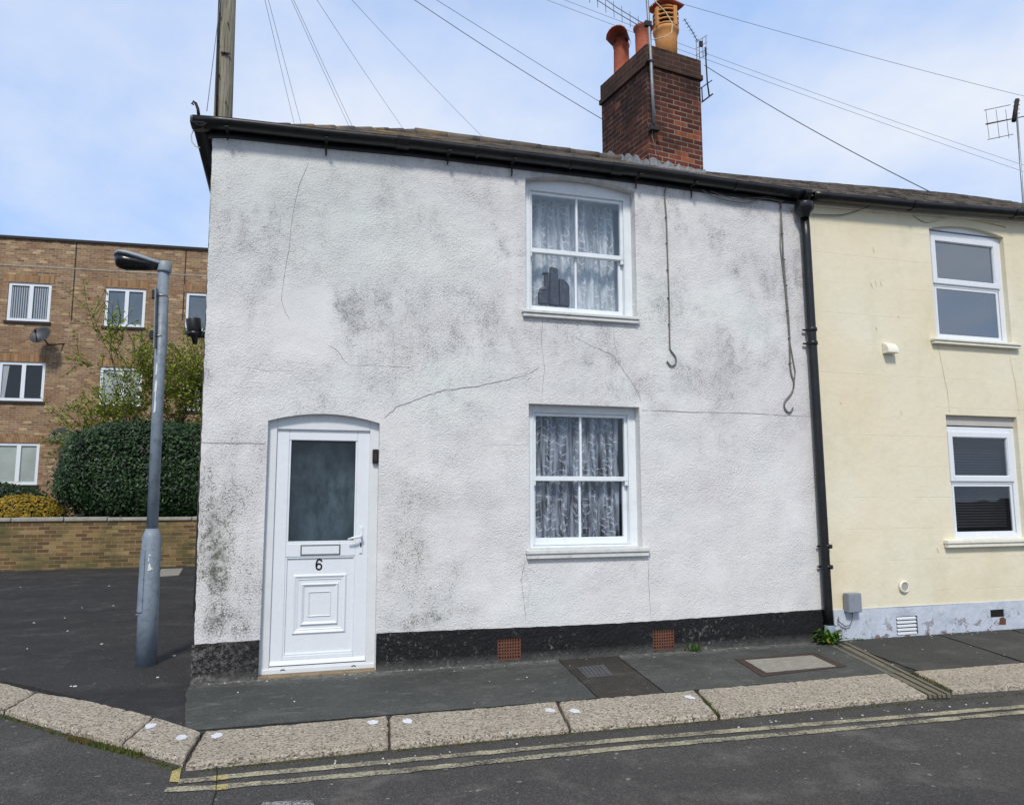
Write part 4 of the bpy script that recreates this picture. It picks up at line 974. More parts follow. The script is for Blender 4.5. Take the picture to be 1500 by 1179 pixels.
for o_ in (0,6): m.tube([Yc(941+o_*.2,41-o_),Yc(900+o_*.5,17-o_),Yc(868+o_,-4-o_),Yc(800+o_,-45-o_)],.006,6)
for k in range(9): 
    a=Yc(935-k*12,36-k*7.3); m.tube([a+Vector((-.05,-.10,.05)),a+Vector((.05,.10,-.05))],.004,5)
m.build('boom',Mt['alu'],AE)
m=MB(); m.tube([Yc(1002,28,.2),Yc(1015,48,.2),Yc(1022,62,.2)],.006,6)
for k in range(7): a=Yc(1003+k*3,30+k*4.8,.2); m.tube([a+Vector((-.03,0,-.02)),a+Vector((.03,0,.02))],.004,5)
m.build('dipole_arm',Mt['iron'],AE)
m=MB(); pr=[(1002,28),(990,20),(970,12),(950,-5)]
m.tube([Yc(958,58),Yc(975,54),Yc(984,48),Yc(985,35),Yc(975,18),Yc(962,5),Yc(955,-5)],.007,6); m.build('coax',Mt['cable2'],AE)
m=MB(); m.tube([Yc(956,95,-.07),Yc(955,135,-.07),Yc(957,150,-.08),Yc(960,165,-.06),Yc(955,200,-.05),Yc(965,232,-.05)],.006,6); m.build('coax',Mt['cable'],AE)
GA=empty('grid_aerial',(CB.x+1,CB.y,7),'small grid aerial bracketed to the right side of the brick chimney','aerial')
m=MB()
def q_(px,py): return onY(px,py,CB.y+.16)
m.tube([q_(1033,70),q_(1036,120),q_(1039,142)],.012,6); m.tube([q_(1026,130),q_(1043,118)],.008,6); m.tube([q_(1028,150),q_(1044,138)],.012,6); m.tube([q_(1028,128),q_(1029,150)],.01,6); m.build('mast',Mt['iron'],GA)
m=MB()
for px in (1020,1024,1029,1034): m.tube([q_(px,62-(px-1020)*.6),q_(px+1,88-(px-1020)*.4)],.006,5)
for py in (60,70,80,88): m.tube([q_(1019,py+2),q_(1036,py-8)],.005,5)
m.build('grid',Mt['galv'],GA)
m=MB(); a=q_(1026,65); m.box(a.x-.03,a.x+.02,a.y-.04,a.y-.01,a.z-.06,a.z+.03); m.build('dipole',Mt['blackrub'],GA,bev=.005)

# ------------------------------------------------------------------ cream house
CR=empty('cream_house',(6,0,0),'neighbouring terraced house in cream painted render with pale blue plinth','house')
cu=arch(*[xz(1362,0)[0] if 0 else 7.615,8.715],3.165,4.47,4.545)
cl_=[(7.66,.935),(8.69,.935),(8.69,2.32),(7.66,2.32)]
m=MB(); m.sheet([(5.932,-.3),(12,-.3),(12,4.95),(9.1,4.78),(7.5,4.70),(5.902,4.66)],[cu,cl_],.012,.16); m.build('wall',Mt['cream'],CR,kind='flat')
m=MB(); vb=(*xz(1312,903),*xz(1345,928)); vent=(vb[0],vb[2],vb[3]+.0,vb[1])
h2=(*xz(1450,893),*xz(1471,903)); hl=(h2[0],h2[2],h2[3],h2[1])
m.sheet([(6.03,-.3),(12,-.3),(12,.265),(9,.262),(8.1,.268),(7,.262),(6.03,.268)],[[(a,c),(b,c),(b,d),(a,d)] for a,b,c,d in (vent,hl)],-.004,.07)
m.poly([(6.03,-.004,.268),(12,-.004,.265),(12,.013,.27),(6.03,.013,.27)]); m.poly([(6.03,-.004,-.3),(6.03,-.004,.268),(6.03,.014,.268),(6.03,.014,-.3)]); m.build('plinth',Mt['cplinth'],CR,kind='flat')
m=MB(); a,b,c,d=vent
for k in range(5):
    z0=c+(d-c)*(k+.1)/5; m.prism([(a+.005,-.012,z0),(a+.005,.004,z0+(d-c)*.10),(a+.005,.004,z0+(d-c)*.14),(a+.005,-.012,z0+(d-c)*.09)],(b-a-.03,0,0))
m.build('louvre_vent',Mt['upvc'],CR); MB().box(a-.004,b+.004,.006,.010,c-.004,d+.004).build('void',Mt['shadowgap'],CR); MB().box(hl[0]-.004,hl[1]+.004,.006,.010,hl[2]-.004,hl[3]+.004).build('void',Mt['shadowgap'],CR)
x,z=xz(1468,908); m=MB(); m.prism([(x-.05,-.006,z-.045),(x+.04,-.006,z-.05),(x+.05,-.006,z+.01),(x+.01,-.006,z+.035),(x-.04,-.006,z+.02)],(0,.004,0)); m.build('exposed_brick',Mt['terravent'],CR)
CRK=('crack','creamcrack',CR); m=None
ribbon(m,wp((1374,503),(1382,540),(1390,580),(1392,606)),.005,.009); ribbon(m,wp((1478,512),(1488,560),(1494,608)),.005,.009)
CRK=('rust_stain','creamcrack',CR)
for px,py,l in ((1280,362,8),(1283,410,9),(1277,413,10),(1291,411,8),(1284,478,6),(1232,588,4),(1321,602,6),(1316,462,4),(1374,802,8)):
    ribbon(m,wp((px-1,py),(px+2,py+l)),.011,.008,sub=3)
def upvc(parent,x0,x1,z0,z1,zm,zboard,ztop,boardmat,toproom):
    W_=empty('window',(x0,0,z0),None,None); W_.parent=parent; W_.location=Vector((x0,0,z0))-wo(parent)
    y=.07
    if ztop>z1+.02:
        m=MB(); m.box(x0-.01,x1+.01,y-.01,y+.05,z1+.012,ztop); m.build('head_board',boardmat,W_,bev=.004)
    m=MB(); frame_rect(m,x0-.01,x1+.01,z0-.0,z1,.085,y,y+.07,wt=.075,wb=.05,wl=.085,wr=.075); m.box(x0+.075,x1-.065,y,y+.06,zm-.022,zm+.022); m.build('frame',Mt['upvc'],W_,bev=.005,seg=2)
    m=MB(); frame_rect(m,x0+.058,x1-.055,zm+.006,z1-.055,.062,y-.018,y-.0005); frame_rect(m,x0+.115,x1-.112,zm+.062,z1-.112,.012,y-.008,y+.03); m.build('casement',Mt['upvc'],W_,bev=.006,seg=2)
    m=MB(); frame_rect(m,x0+.085,x1-.075,z0+.045,zm-.02,.03,y+.006,y+.03); m.build('glazing_bead',Mt['upvc'],W_,bev=.004)
    m=MB(); m.poly([(x0+.1,y+.012,zm+.05),(x1-.1,y+.012,zm+.05),(x1-.1,y+.012,z1-.1),(x0+.1,y+.012,z1-.1)]); m.build('pane',toproom[0],W_,kind='flat')
    m=MB(); m.poly([(x0+.1,y+.018,z0+.06),(x1-.09,y+.018,z0+.06),(x1-.09,y+.018,zm-.03),(x0+.1,y+.018,zm-.03)]); m.build('pane',toproom[1],W_,kind='flat')
    m=MB(); n=34; zlim=zm if toproom[2] is Mt['blindc'] else z1
    for k in range(n):
        zz=z0+.12+(zlim-z0-.2)*k/n; m.poly([(x0+.09,y+.10,zz),(x1-.08,y+.10,zz),(x1-.08,y+.115,zz+(z1-z0)/n*.62),(x0+.09,y+.115,zz+(z1-z0)/n*.62)])
    m.build('slat_blind',toproom[2],W_,kind='flat')
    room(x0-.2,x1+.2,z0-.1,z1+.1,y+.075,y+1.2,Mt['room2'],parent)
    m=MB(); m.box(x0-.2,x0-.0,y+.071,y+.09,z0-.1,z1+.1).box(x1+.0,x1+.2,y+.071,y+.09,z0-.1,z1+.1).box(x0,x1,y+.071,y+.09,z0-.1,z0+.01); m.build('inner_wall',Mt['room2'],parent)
def zat(px,py): return xz(px,py,.07)[1]
Mt['blindc']=plain('pale_slat_blind','#54656e',.5,.05,6); Mt['blindd']=plain('dark_slat_blind','#2c2824',.5,.1,3)
upvc(CR,7.615,8.715,3.18,zat(1420,345),zat(1420,421),0,4.56,Mt['upvcdirty'],(Mt['glassblue'],Mt['glassblue'],Mt['blindc']))
upvc(CR,7.66,8.69,.95,zat(1437,626),zat(1437,706),0,2.325,Mt['render_grey'],(Mt['glass2'],Mt['glass2'],Mt['blindd']))
a=xz(1369,496,-.05); b=xz(1497,508,-.05); sill(a[0],b[0],3.115,3.185,CR,Mt['creamsill'],.06)
a=xz(1388,790,-.05); sill(a[0],8.80,.865,.955,CR,Mt['creamsill'],.06)
gutter(gp2,CR); 
for px in (1341,1489): q=onY(px,300,-.14); clip(q.x,ez(q.x),w=.022,parent=CR)
m=MB(); P=[Vector((p.x,0,p.z)) for p in GC]
for a,b in zip(P[:-1],P[1:]): m.prism([(a.x,-.012,a.z-.10),(a.x,-.012,a.z),(a.x,.02,a.z),(a.x,.02,a.z-.10)],(b.x-a.x,0,b.z-a.z))
m.build('fascia',Mt['creamsill'],CR)
roofrows(5.935,11.8,lambda y:0,RY,CR,5)
m=MB(); z9=ez(9)+(RY+.13)*PITCH_
m.poly([(6.1,RY,RZ-.02),(11.8,RY,ez(11)+(RY+.13)*PITCH_-.06),(11.8,6.5,4.6),(6.1,6.5,4.6)]); m.poly([(5.94,-.1,ez(6)-.075),(11.8,-.1,ez(11)-.075),(11.8,RY,ez(11)+(RY+.13)*PITCH_-.075),(5.94,RY,RZ-.035)]); m.poly([(12,.02,-.3),(12,6.5,-.3),(12,6.5,4.9),(12,.02,4.9)]); m.build('roof_slope',Mt['slate'],CR,kind='flat')
# vent cowl, round vent, meter box
x,z=xz(1301,511,.0)
m=MB(); prof=[(.012,0.06),(.012-.02,.06)]
P=[(x-.07,.010,z+.062)]+[(x-.07,.010-.095*math.sin(R(t)),z-.055+.117*math.cos(R(t))) for t in range(15,91,15)]+[(x-.07,.010,z-.055)]
m.prism(P,(.14,0,0)); m.build('vent_cowl',Mt['creamsill'],label='small quarter round cream vent cowl high on the cream wall',cat='vent',bev=.004)
x,z=xz(1324,859); 
root=empty('round_vent',(x,.012,z),'round cream vent low on the cream wall','vent')
Mr=Matrix.Rotation(R(90),3,'X')
m=MB(); m.lathe([(.063,.0),(.063,.022),(.055,.03),(.046,.03),(.046,.014)],(x,.010,z),n=24,M=Mr); m.build('rim',Mt['creamsill'],root)
m=MB()
for k in range(7):
    zz=z-.036+k*.012; h=math.sqrt(max(0,.045**2-(zz-z)**2)); m.box(x-h,x+h,-.014,-.010,zz-.003,zz+.003)
m.build('grille',Mt['render_grey'],root)
a=xz(1240,869,-.06); b=xz(1261,896,-.06)
m=MB(); m.box(a[0],b[0],-.08,-.006,b[1],a[1]); root=m.build('meter_box',Mt['greybox'],label='small grey junction box at the foot of the cream wall by the downpipe',cat='junction box',bev=.006,seg=2)
m=MB(); m.box(a[0]+.004,b[0]-.004,-.086,-.081,b[1]+.004,a[1]-.004); m.build('lid',Mt['greybox'],root,bev=.003)
m=MB(); c0=(a[0]+b[0])/2; m.tube([(c0,-.03,b[1]),(c0,-.03,b[1]-.07),(c0-.03,-.03,b[1]-.13),(c0-.09,-.03,b[1]-.14),(6.06,-.03,b[1]-.09),(6.06,-.03,b[1]-.04)],.006,6); m.build('cable',Mt['cable'],root)

# ------------------------------------------------------------------ cables on facade
def cablething(name,ptlist,r,mat,label,clips=True,y=-.014,cat='cable',group=None):
    root=empty(name,onY(*ptlist[-1],y),label,cat,group)
    P=[onY(px,py,y) for px,py in ptlist]
    # catmull smooth
    S=[]
    for i in range(len(P)-1):
        p0=P[max(i-1,0)];p1=P[i];p2_=P[i+1];p3=P[min(i+2,len(P)-1)]
        for k in range(5):
            t=k/5; S.append(.5*((2*p1)+(-p0+p2_)*t+(2*p0-5*p1+4*p2_-p3)*t*t+(-p0+3*p1-3*p2_+p3)*t**3))
    S.append(P[-1]); m=MB(); m.tube(S,r,6); m.build('strand',Mt[mat],root)
    return root,S
c1,S=cablething('wall_cable',[(984,268),(974,280),(976,320),(978,380),(980,440),(981,500),(982,512),(989,522),(990,532),(983,536),(977,529)],.0075,'cable','thin grey cable hooked at its end, right of the upper window')
m=MB()
for py in (318,356,395,436,475): a=onY(976+ (py-318)*.03,py,-.02); m.box(a.x-.010,a.x+.010,-.024,-.001,a.z-.006,a.z+.006)
m.build('clip',Mt['cable'],c1,bev=.003)
c2,S=cablething('wall_cable',[(1148,293),(1144,300),(1146,345),(1148,385),(1152,430),(1156,480),(1158,540),(1163,560),(1160,575),(1150,588),(1150,599),(1157,604),(1162,597)],.0085,'cable','thicker doubled grey cable with a curled end, beside the downpipe')
m=MB(); m.tube([onY(*q,-.016) for q in ((1144,300),(1143,360),(1150,420),(1157,500),(1165,545),(1162,570))],.006,6); m.build('strand',Mt['cable'],c2)
m=MB()
for q in ((1146,342),(1149,380),(1152,418),(1154,455),(1157,495),(1158,532)): a=onY(*q,-.02); m.box(a.x-.014,a.x+.014,-.026,-.001,a.z-.006,a.z+.006)
m.build('clip',Mt['cable'],c2,bev=.003)
c3,S=cablething('eaves_cable',[(1028,278),(1045,288),(1070,295),(1095,297),(1120,291),(1145,296)],.006,'cable','grey cable looping under the white eaves left of the downpipe',y=-.03)
m=MB(); m.tube([onY(*q,-.03) for q in ((1040,280),(1075,292),(1110,290),(1125,288),(1148,295))],.005,6); m.build('strand',Mt['cable'],c3)
cablething('eaves_cable',[(1190,314),(1230,315),(1255,309),(1275,302)],.005,'cable','cable sagging under the cream eaves right of the downpipe',y=-.01)
cablething('eaves_cable',[(1280,311),(1330,312),(1357,325),(1400,318),(1466,330),(1472,333)],.009,'cable2','cream painted cable arching over the upper cream window',y=.0)

# ------------------------------------------------------------------ corner fittings
m=MB(); q0=onY(290,166,-.1); 
H_=[(291,168),(290,160),(287,152),(283,149),(281,152),(284,154)]
m.tube([onY(*q,-.1) for q in H_],[.014,.013,.012,.011,.009,.006],7); m.build('curled_bracket',Mt['iron'],label='curled black iron hook on the gutter corner',cat='bracket')
m=MB(); m.tube([onY(*q,-.05) for q in ((284,190),(280,198),(281,208),(287,215),(293,217))],.005,6); m.build('cable_loop',Mt['cable2'],label='pale loop of cable under the gutter corner',cat='cable')
SL=empty('security_light',onY(297,478,.25),'black security light on a bracket at the left corner of the white house','security light')
yy=.30
m=MB(); a=onY(285,482,yy); 
m.tube([onY(283,467,yy),onY(285,487,yy)],[.062,.058],14); m.build('lamp_body',Mt['blackrub'],SL,bev=.008,seg=2)
m=MB(); m.tube([onY(285,487,yy),onY(285,492,yy),onY(285,493,yy),onY(286,504,yy)],[.07,.06,.03,.018],12); m.build('sensor',Mt['blackrub'],SL)
m=MB(); m.tube([onY(286,490,yy),onY(294,491,yy),onY(301,491,yy)],[.022,.026,.03],8); m.box(-.08,-.045,yy-.05,yy+.05,onY(298,500,yy).z,onY(298,482,yy).z); m.build('bracket',Mt['blackrub'],SL)

# ------------------------------------------------------------------ lamp post
LP=onZ(213,972,-.03); 
LR=empty('lamp_post',LP,'grey blue street lamp column with a dark bowled lantern left of the white house','street lamp')
Yl=LP.y
def lp(px,py,dy=0): return onY(px,py,Yl+dy)
b0=lp(213.5,974); b1=lp(222.5,786); b1b=lp(223,774); t1=lp(240,395)
b0.z=-.045
m=MB(); m.tube([b0,b0.lerp(b1,.5),b1,b1b],[.089,.084,.079,.052],24); m.build('base',Mt['lamp'],LR)
m=MB(); m.tube([b1b-Vector((0,0,.01)),b1b.lerp(t1,.5),t1],[.049,.048,.047],20); CO=m.build('column',Mt['lamp'],LR)
# access door on the left of the base
m=MB(); dd=lp(212,850); e=(b1-b0).normalized()
def bp_(t): return b0.lerp(b1,t)
pts=[]
for k in range(7):
    a=R(190+k*9); pts.append(a)
for i in range(6):
    for t0,t1_ in ((.42,.90),):
        A0=bp_(t0)+Vector((math.cos(pts[i]),math.sin(pts[i]),0))*.094; A1=bp_(t0)+Vector((math.cos(pts[i+1]),math.sin(pts[i+1]),0))*.094
        B0=bp_(t1_)+Vector((math.cos(pts[i]),math.sin(pts[i]),0))*.088; B1=bp_(t1_)+Vector((math.cos(pts[i+1]),math.sin(pts[i+1]),0))*.088
        o_=Vector((math.cos(pts[i]),math.sin(pts[i]),0))*-.012
        m.prism([A0,A1,B1,B0],o_)
m.build('access_door',Mt['lamp'],LR)
# torn sticker residue
m=MB()
for (px,py,w,h) in ((219,829,.016,.035),(222,831,.022,.012),(218,812,.010,.010),(216,818,.006,.02)):
    c=lp(px,py); c0=bp_(.8) ; a=math.atan2(-.97,(px-217)/14*.55)
    cx_=b0.lerp(b1,(py-974)/(786-974)); rr=.085
    m.poly([(cx_.x+math.cos(a+s)*rr,cx_.y+math.sin(a+s)*rr,c.z+dz) for s,dz in ((-w/rr,-h),(w/rr*.8,-h*.8),(w/rr*.5,h*.4),(-w/rr*.2,h),(-w/rr*.7,h*.5))])
m.build('sticker',Mt['upvcdirty'],LR,kind='flat')
m=MB()
c_=b1b.lerp(t1,.43)
for (py,w) in ((600,.010),(570,.012),(545,.008),(585,.006)):
    tt=(py-774)/(395-774); c_=b1b.lerp(t1,tt); a=R(250); rr=.0500
    m.poly([(c_.x+math.cos(a+s)*rr,c_.y+math.sin(a+s)*rr,c_.z+dz) for s,dz in ((-w/rr,-.06),(w/rr*.8,-.05),(w/rr,.03),(w/rr*.2,.06),(-w/rr*.7,.03))])
m.build('sticker',Mt['upvcdirty'],CO,kind='flat')
# lantern: cap + tapered head pointing left
HD=empty('lantern',t1,None,None); HD.parent=LR; HD.location=t1-LP
m=MB(); m.tube([lp(240.5,399),lp(240.7,397),lp(241,386),lp(241,384)],[.060,.064,.064,.055],18); m.build('spigot',Mt['lamphead'],HD)
def sect(px,py,w,ht,hb):
    c=lp(px,py); P=[]
    n=16
    for j in range(n):
        t=2*math.pi*j/n; P.append(c+Vector((0,math.cos(t)*w,math.sin(t)*(ht if math.sin(t)>0 else hb))))
    return P
secs=[(243,390,.05,.03,.03),(234,387,.06,.028,.02),(222,384.5,.08,.034,.02),(205,379.5,.10,.04,.022),(188,374.8,.11,.038,.022),(176,372.2,.10,.030,.02),(170,373,.07,.02,.02),(167.5,375,.03,.01,.01)]
m=MB(); N=16
for s_ in secs: m.v+=[tuple(p) for p in sect(*s_)]
for k in range(len(secs)-1):
    for j in range(N): a=k*N+j;b=k*N+(j+1)%N; m.f.append((a,b,b+N,a+N)); m.sm.append(True)
m.f.append(tuple(range(N))); m.f.append(tuple(range((len(secs)-1)*N,len(secs)*N))); m.sm+=[False,False]
m.build('canopy',Mt['lamphead'],HD)
secs=[(233,389.5,.05,.003,.045),(215,386,.085,.003,.066),(200,382.5,.098,.003,.088),(185,379.5,.103,.003,.105),(177,378,.095,.003,.10),(171,377.5,.065,.003,.082),(168.5,377.5,.03,.003,.03)]
m=MB()
for s_ in secs: m.v+=[tuple(p) for p in sect(*s_)]
for k in range(len(secs)-1):
    for j in range(N): a=k*N+j;b=k*N+(j+1)%N; m.f.append((a,b,b+N,a+N)); m.sm.append(True)
m.f.append(tuple(range(N))); m.f.append(tuple(range((len(secs)-1)*N,len(secs)*N))); m.sm+=[False,False]
m.build('bowl',Mt['lampbowl'],HD)
# edge-on sign strapped to the column (seen from its edge)
SG=empty('street_sign',lp(233,460),'grey backed sign strapped edge on to the lamp column','sign')
a=lp(233,425); b=lp(228,512); 
m=MB(); ax=a.x-.02; bx_=b.x-.005
m.prism([(ax,Yl-.02,a.z),(ax+.006,Yl-.02,a.z),(bx_+.006,Yl-.02,b.z),(bx_,Yl-.02,b.z)],(-.10,-.42,0)) if 0 else m.prism([(ax,Yl-.10,a.z),(ax+.007,Yl-.10,a.z),(bx_+.007,Yl-.10,b.z),(bx_,Yl-.10,b.z)],(.06,.36,0))
m.build('plate',Mt['galv'],SG)
for py in (434,493):
    c=lp(237.5-(py-434)*.06,py); m=MB(); m.lathe([(.049,-.008),(.052,-.008),(.052,.008),(.049,.008)],c,n=18); m.build('strap',Mt['galv'],SG)
    m=MB(); m.box(c.x-.085,c.x-.045,c.y-.03,c.y+.03,c.z-.03,c.z+.05); m.build('bracket',Mt['blackrub'],SG,bev=.004)

# ------------------------------------------------------------------ telegraph pole & wires
PY=3.6
TP=empty('telegraph_pole',(-.33,PY,-.03),'tall weathered timber telegraph pole rising behind the left roof corner','telegraph pole')
top=onY(340,-200,PY); bt=onY(327,165,PY); d=(top-bt).normalized(); bot=bt-d*((bt.z+.05)/d.z)
m=MB(); m.tube([bot,bt,top],[.145,.118,.105],16); m.build('shaft',Mt['pole'],TP)
m=MB()
for k,(px,py) in enumerate(((322,20),(320,60),(321,110),(318,140),(329,78),(331,150),(334,35))):
    c=onY(px,py,PY-.13); m.box(c.x-.006,c.x+.006,c.y-.03,c.y+.03,c.z-.008,c.z+.008)
c=onY(325,78,PY-.12); m.box(c.x-.012,c.x+.10,c.y-.02,c.y,c.z-.01,c.z+.01)
m.build('step_bolt',Mt['iron'],TP)
m=MB(); m.tube([onY(322,-20,PY-.12),onY(319,60,PY-.125),onY(318,110,PY-.13),onY(317,170,PY-.13)],.014,6); m.build('cable_run',Mt['iron'],TP)
m=MB(); m.lathe([(.15,-.02),(.2,.0),(.2,.03),(.1,.05)],top,n=12); m.build('ring_head',Mt['iron'],TP)
apex=onY(344,-188,PY)
def wire(a,b,label,sag=.0,r=.0038,group='overhead wires fanning out from the telegraph pole'):
    m=MB(); n=14; P=[]
    for k in range(n+1):
        t=k/n; p=a.lerp(b,t); p=p.copy(); p.z-=sag*4*t*(1-t); P.append(p)
    m.tube(P,r,5); m.build('overhead_wire',Mt['wire'],label=label,cat='wire',group=group)
def beyond(px,py,Y,f=1.25):
    b=onY(px,py,Y); return apex+(b-apex)*f
wire(apex,beyond(441,181,10),'thin overhead wire, second from the telegraph pole in the fan',.02)
wire(apex,beyond(431,181,10),'thin overhead wire nearest the telegraph pole in the fan',.02)
wire(apex,beyond(517,186,10),'upper of two almost touching overhead wires left of the roof hump',.03)
wire(apex,beyond(513,186,10),'lower of two almost touching overhead wires left of the roof hump',.07)
wire(apex,beyond(594,190,11),'overhead wire reaching the roof at its hip',.10)
wire(apex,beyond(718,208,12),'overhead wire reaching the roof midway to the chimney',.12)
wire(apex,onY(303,163,PY+.0).lerp(onY(303,163,.6),1),'slack overhead wire dropping left of the pole to the gutter corner',.10)
wire(apex,onY(889,179,CB.y+1.25),'lower of two overhead wires ending at the chimney',.12,.0055,'overhead wires ending at the chimney')
wire(apex,onY(889,156,CB.y+1.25),'upper of two overhead wires ending at the chimney',.02,.004,'overhead wires ending at the chimney')
FY=9
wire(onY(700,-38,FY),onY(1560,272,FY),'lower long wire crossing behind the chimney to the right',.10,.0045,'long wires crossing behind the chimney')
wire(onY(715,-43,FY+.4),onY(1560,262,FY+.4),'upper long wire crossing behind the chimney to the right',.14,.0045,'long wires crossing behind the chimney')
wire(onY(810,-50,FY),onY(1620,170,FY),'high long wire running from the pots to the right edge',.14,.0055,'long wires crossing behind the chimney')
wire(onY(1032,96,CB.y+.4),onY(1362,281,.0),'black wire dropping from the chimney to the cream gutter',.06,.006,'single drop wire')
# far right aerial
FA=empty('tv_aerial',onY(1499,300,6),'distant aerial on a thin mast at the right edge of the sky','aerial')
Yf=6
m=MB(); m.tube([onY(1488,150,Yf),onY(1499,298,Yf),onY(1501,330,Yf)],.022,6); m.build('mast',Mt['galv'],FA)
m=MB()
for dy in (0,-21,22): m.tube([onY(1444+dy*.12,183+dy,Yf),onY(1482+dy*.1,175+dy,Yf)],.008,5)
for px in (1445,1460,1474): m.tube([onY(px-1,161,Yf),onY(px+4,203,Yf)],.005,5)
m.tube([onY(1444,182,Yf),onY(1505,170,Yf)],.012,5); m.tube([onY(1490,146,Yf),onY(1485,178,Yf)],.05,6)
for k in range(5): m.tube([onY(1484,150+k*6,Yf),onY(1494,148+k*6,Yf)],.008,5)
m.build('elements',Mt['iron'],FA)

# ------------------------------------------------------------------ low wall
LWALL=empty('garden_wall',(-4,10.8,-.03),'low buff brick garden wall with pale coping across the end of the asphalt','wall')
yw=10.8; zw=.93
m=MB(); m.prism([(-16,yw,-.1),(2,yw,-.1),(2,yw,zw-.03),(-16,yw,zw+.03)],(0,.23,0)); m.build('brickwork',Mt['brick_low'],LWALL)
m=MB(); x=-16
while x<2:
    w=random.uniform(.75,1.0); m.box(x+.006,x+w-.006,yw-.04,yw+.27,zw+.002-(x+7)*.003,zw+.075-(x+7)*.003+random.uniform(-.008,.008)); x+=w
m.build('coping',Mt['coping'],LWALL,bev=.015,seg=2)
m=MB(); m.poly([(-16,yw+.2,.75),(2.5,yw+.2,.75),(2.5,30,.9),(-30,30,.9)]); m.build('garden_ground',Mt['soil'],kind='structure')
m=MB(); m.poly([(-150,31,-.0),(150,31,-.0),(150,150,-.0),(-150,150,-.0)]); m.build('far_ground',Mt['soil'],kind='structure')

# ------------------------------------------------------------------ hedge, shrubs, tree
def leafcard(m,p,n,s,rnd,asp=.5):
    n=n.normalized(); a=Vector((rnd.gauss(0,1),rnd.gauss(0,1),rnd.gauss(0,1))); u=n.cross(a).normalized(); v=n.cross(u)
    m.poly([p-u*s,p-v*s*asp+n*s*.1,p+u*s,p+v*s*asp+n*s*.1])
def hedge(cx,cy,cz,rx,ry,rz,n,s,mat,label,name,cat,seed,power=3.2,core=True,low=.0):
    rnd=random.Random(seed); root=empty(name,(cx,cy,cz-rz),label,cat)
    def surf(d):
        k=(abs(d.x)**power+abs(d.y)**power+abs(d.z)**power)**(-1/power); q=Vector((d.x*k*rx,d.y*k*ry,d.z*k*rz)); 
        b=1+.07*mnoise.noise(Vector((q.x*1.6+seed,q.y*1.6,q.z*1.6)))+.035*mnoise.noise(q*5.5)
        return q*b,Vector((d.x/rx,d.y/ry,d.z/rz)).normalized()
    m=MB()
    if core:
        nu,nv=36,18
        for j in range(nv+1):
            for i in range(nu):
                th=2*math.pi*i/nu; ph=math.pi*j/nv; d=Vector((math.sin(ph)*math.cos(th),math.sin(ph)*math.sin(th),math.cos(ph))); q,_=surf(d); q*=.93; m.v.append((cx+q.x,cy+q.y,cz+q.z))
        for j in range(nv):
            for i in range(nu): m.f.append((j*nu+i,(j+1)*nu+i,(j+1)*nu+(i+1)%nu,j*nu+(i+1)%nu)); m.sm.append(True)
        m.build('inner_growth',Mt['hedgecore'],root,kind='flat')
    m=MB()
    for i in range(n):
        d=Vector((rnd.gauss(0,1),rnd.gauss(0,1),rnd.gauss(0,1))).normalized()
        if d.y>.5: d.y=-d.y
        q,nn=surf(d); q*=1+rnd.uniform(-.07,.03)+ (rnd.uniform(.03,.10) if rnd.random()<.10 else 0)
        nn=(nn+Vector((rnd.gauss(0,.5),rnd.gauss(0,.5),rnd.gauss(0,.5)+.3)))
        leafcard(m,Vector((cx,cy,cz))+q,nn,s*rnd.uniform(.6,1.3),rnd)
    m.build('foliage',mat,root,kind='flat')
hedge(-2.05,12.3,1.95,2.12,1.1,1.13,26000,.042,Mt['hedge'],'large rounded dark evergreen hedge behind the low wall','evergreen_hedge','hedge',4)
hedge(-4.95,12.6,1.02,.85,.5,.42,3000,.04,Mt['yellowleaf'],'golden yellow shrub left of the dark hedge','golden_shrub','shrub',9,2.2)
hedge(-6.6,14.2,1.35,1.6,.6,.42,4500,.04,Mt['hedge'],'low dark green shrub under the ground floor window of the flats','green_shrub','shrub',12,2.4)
def tree(base,H,label,seed,spread=1.0):
    rnd=random.Random(seed); root=empty('small_tree',base,label,'tree'); br=MB(); lf=MB()
    def grow(p,d,L,r,lv):
        P=[p];q=p.copy();dd=d.copy(); n=5; rr=[r]
        for k in range(n):
            dd=(dd+Vector((rnd.gauss(0,.10),rnd.gauss(0,.10),rnd.gauss(0,.05)+.02))).normalized(); q=q+dd*L/n; P.append(q.copy()); rr.append(r*(1-.55*(k+1)/n))
            if lv>0 and k>=1:
                for _ in range(1 if lv>2 else 2):
                    if rnd.random()<.8:
                        a=Vector((rnd.gauss(0,1),rnd.gauss(0,.8),rnd.gauss(.15,.5))).normalized(); nd=(dd*.75+a*.75*spread).normalized(); grow(q,nd,L*rnd.uniform(.5,.72),r*(1-.5*(k+1)/n)*.6,lv-1)
            if lv<=1:
                for _ in range(4):
                    pp=q+Vector((rnd.gauss(0,.055),rnd.gauss(0,.06),rnd.gauss(0,.05)))
                    if rnd.random()<.75: leafcard(lf,pp,Vector((rnd.gauss(0,1),rnd.gauss(0,1),1.2)),rnd.uniform(.03,.06),rnd,.55)
        br.tube(P,[max(.006,q_) for q_ in rr],5,cap=False)
    b=Vector(base)
    for k in range(5):
        a=rnd.uniform(0,6.28); d=Vector((math.cos(a)*.62*spread,math.sin(a)*.4,1)).normalized(); grow(b+Vector((math.cos(a)*.08,math.sin(a)*.08,0)),d,H*rnd.uniform(.42,.55)*.82,.032,3)
    br.tube([b-Vector((0,0,.3)),b+Vector((0,0,.2))],[.06,.05],8)
    br.build('trunk',Mt['bark'],root); lf.build('crown',Mt['tree'],root,kind='flat')
tree((-2.6,14.2,1.3),6.6,'sparse young tree with yellow green spring leaves behind the hedge',21,.85)
tree((-1.4,15.2,1.2),5.6,'thin leafy tree against the wall of the flats beside the white house',33,.9)

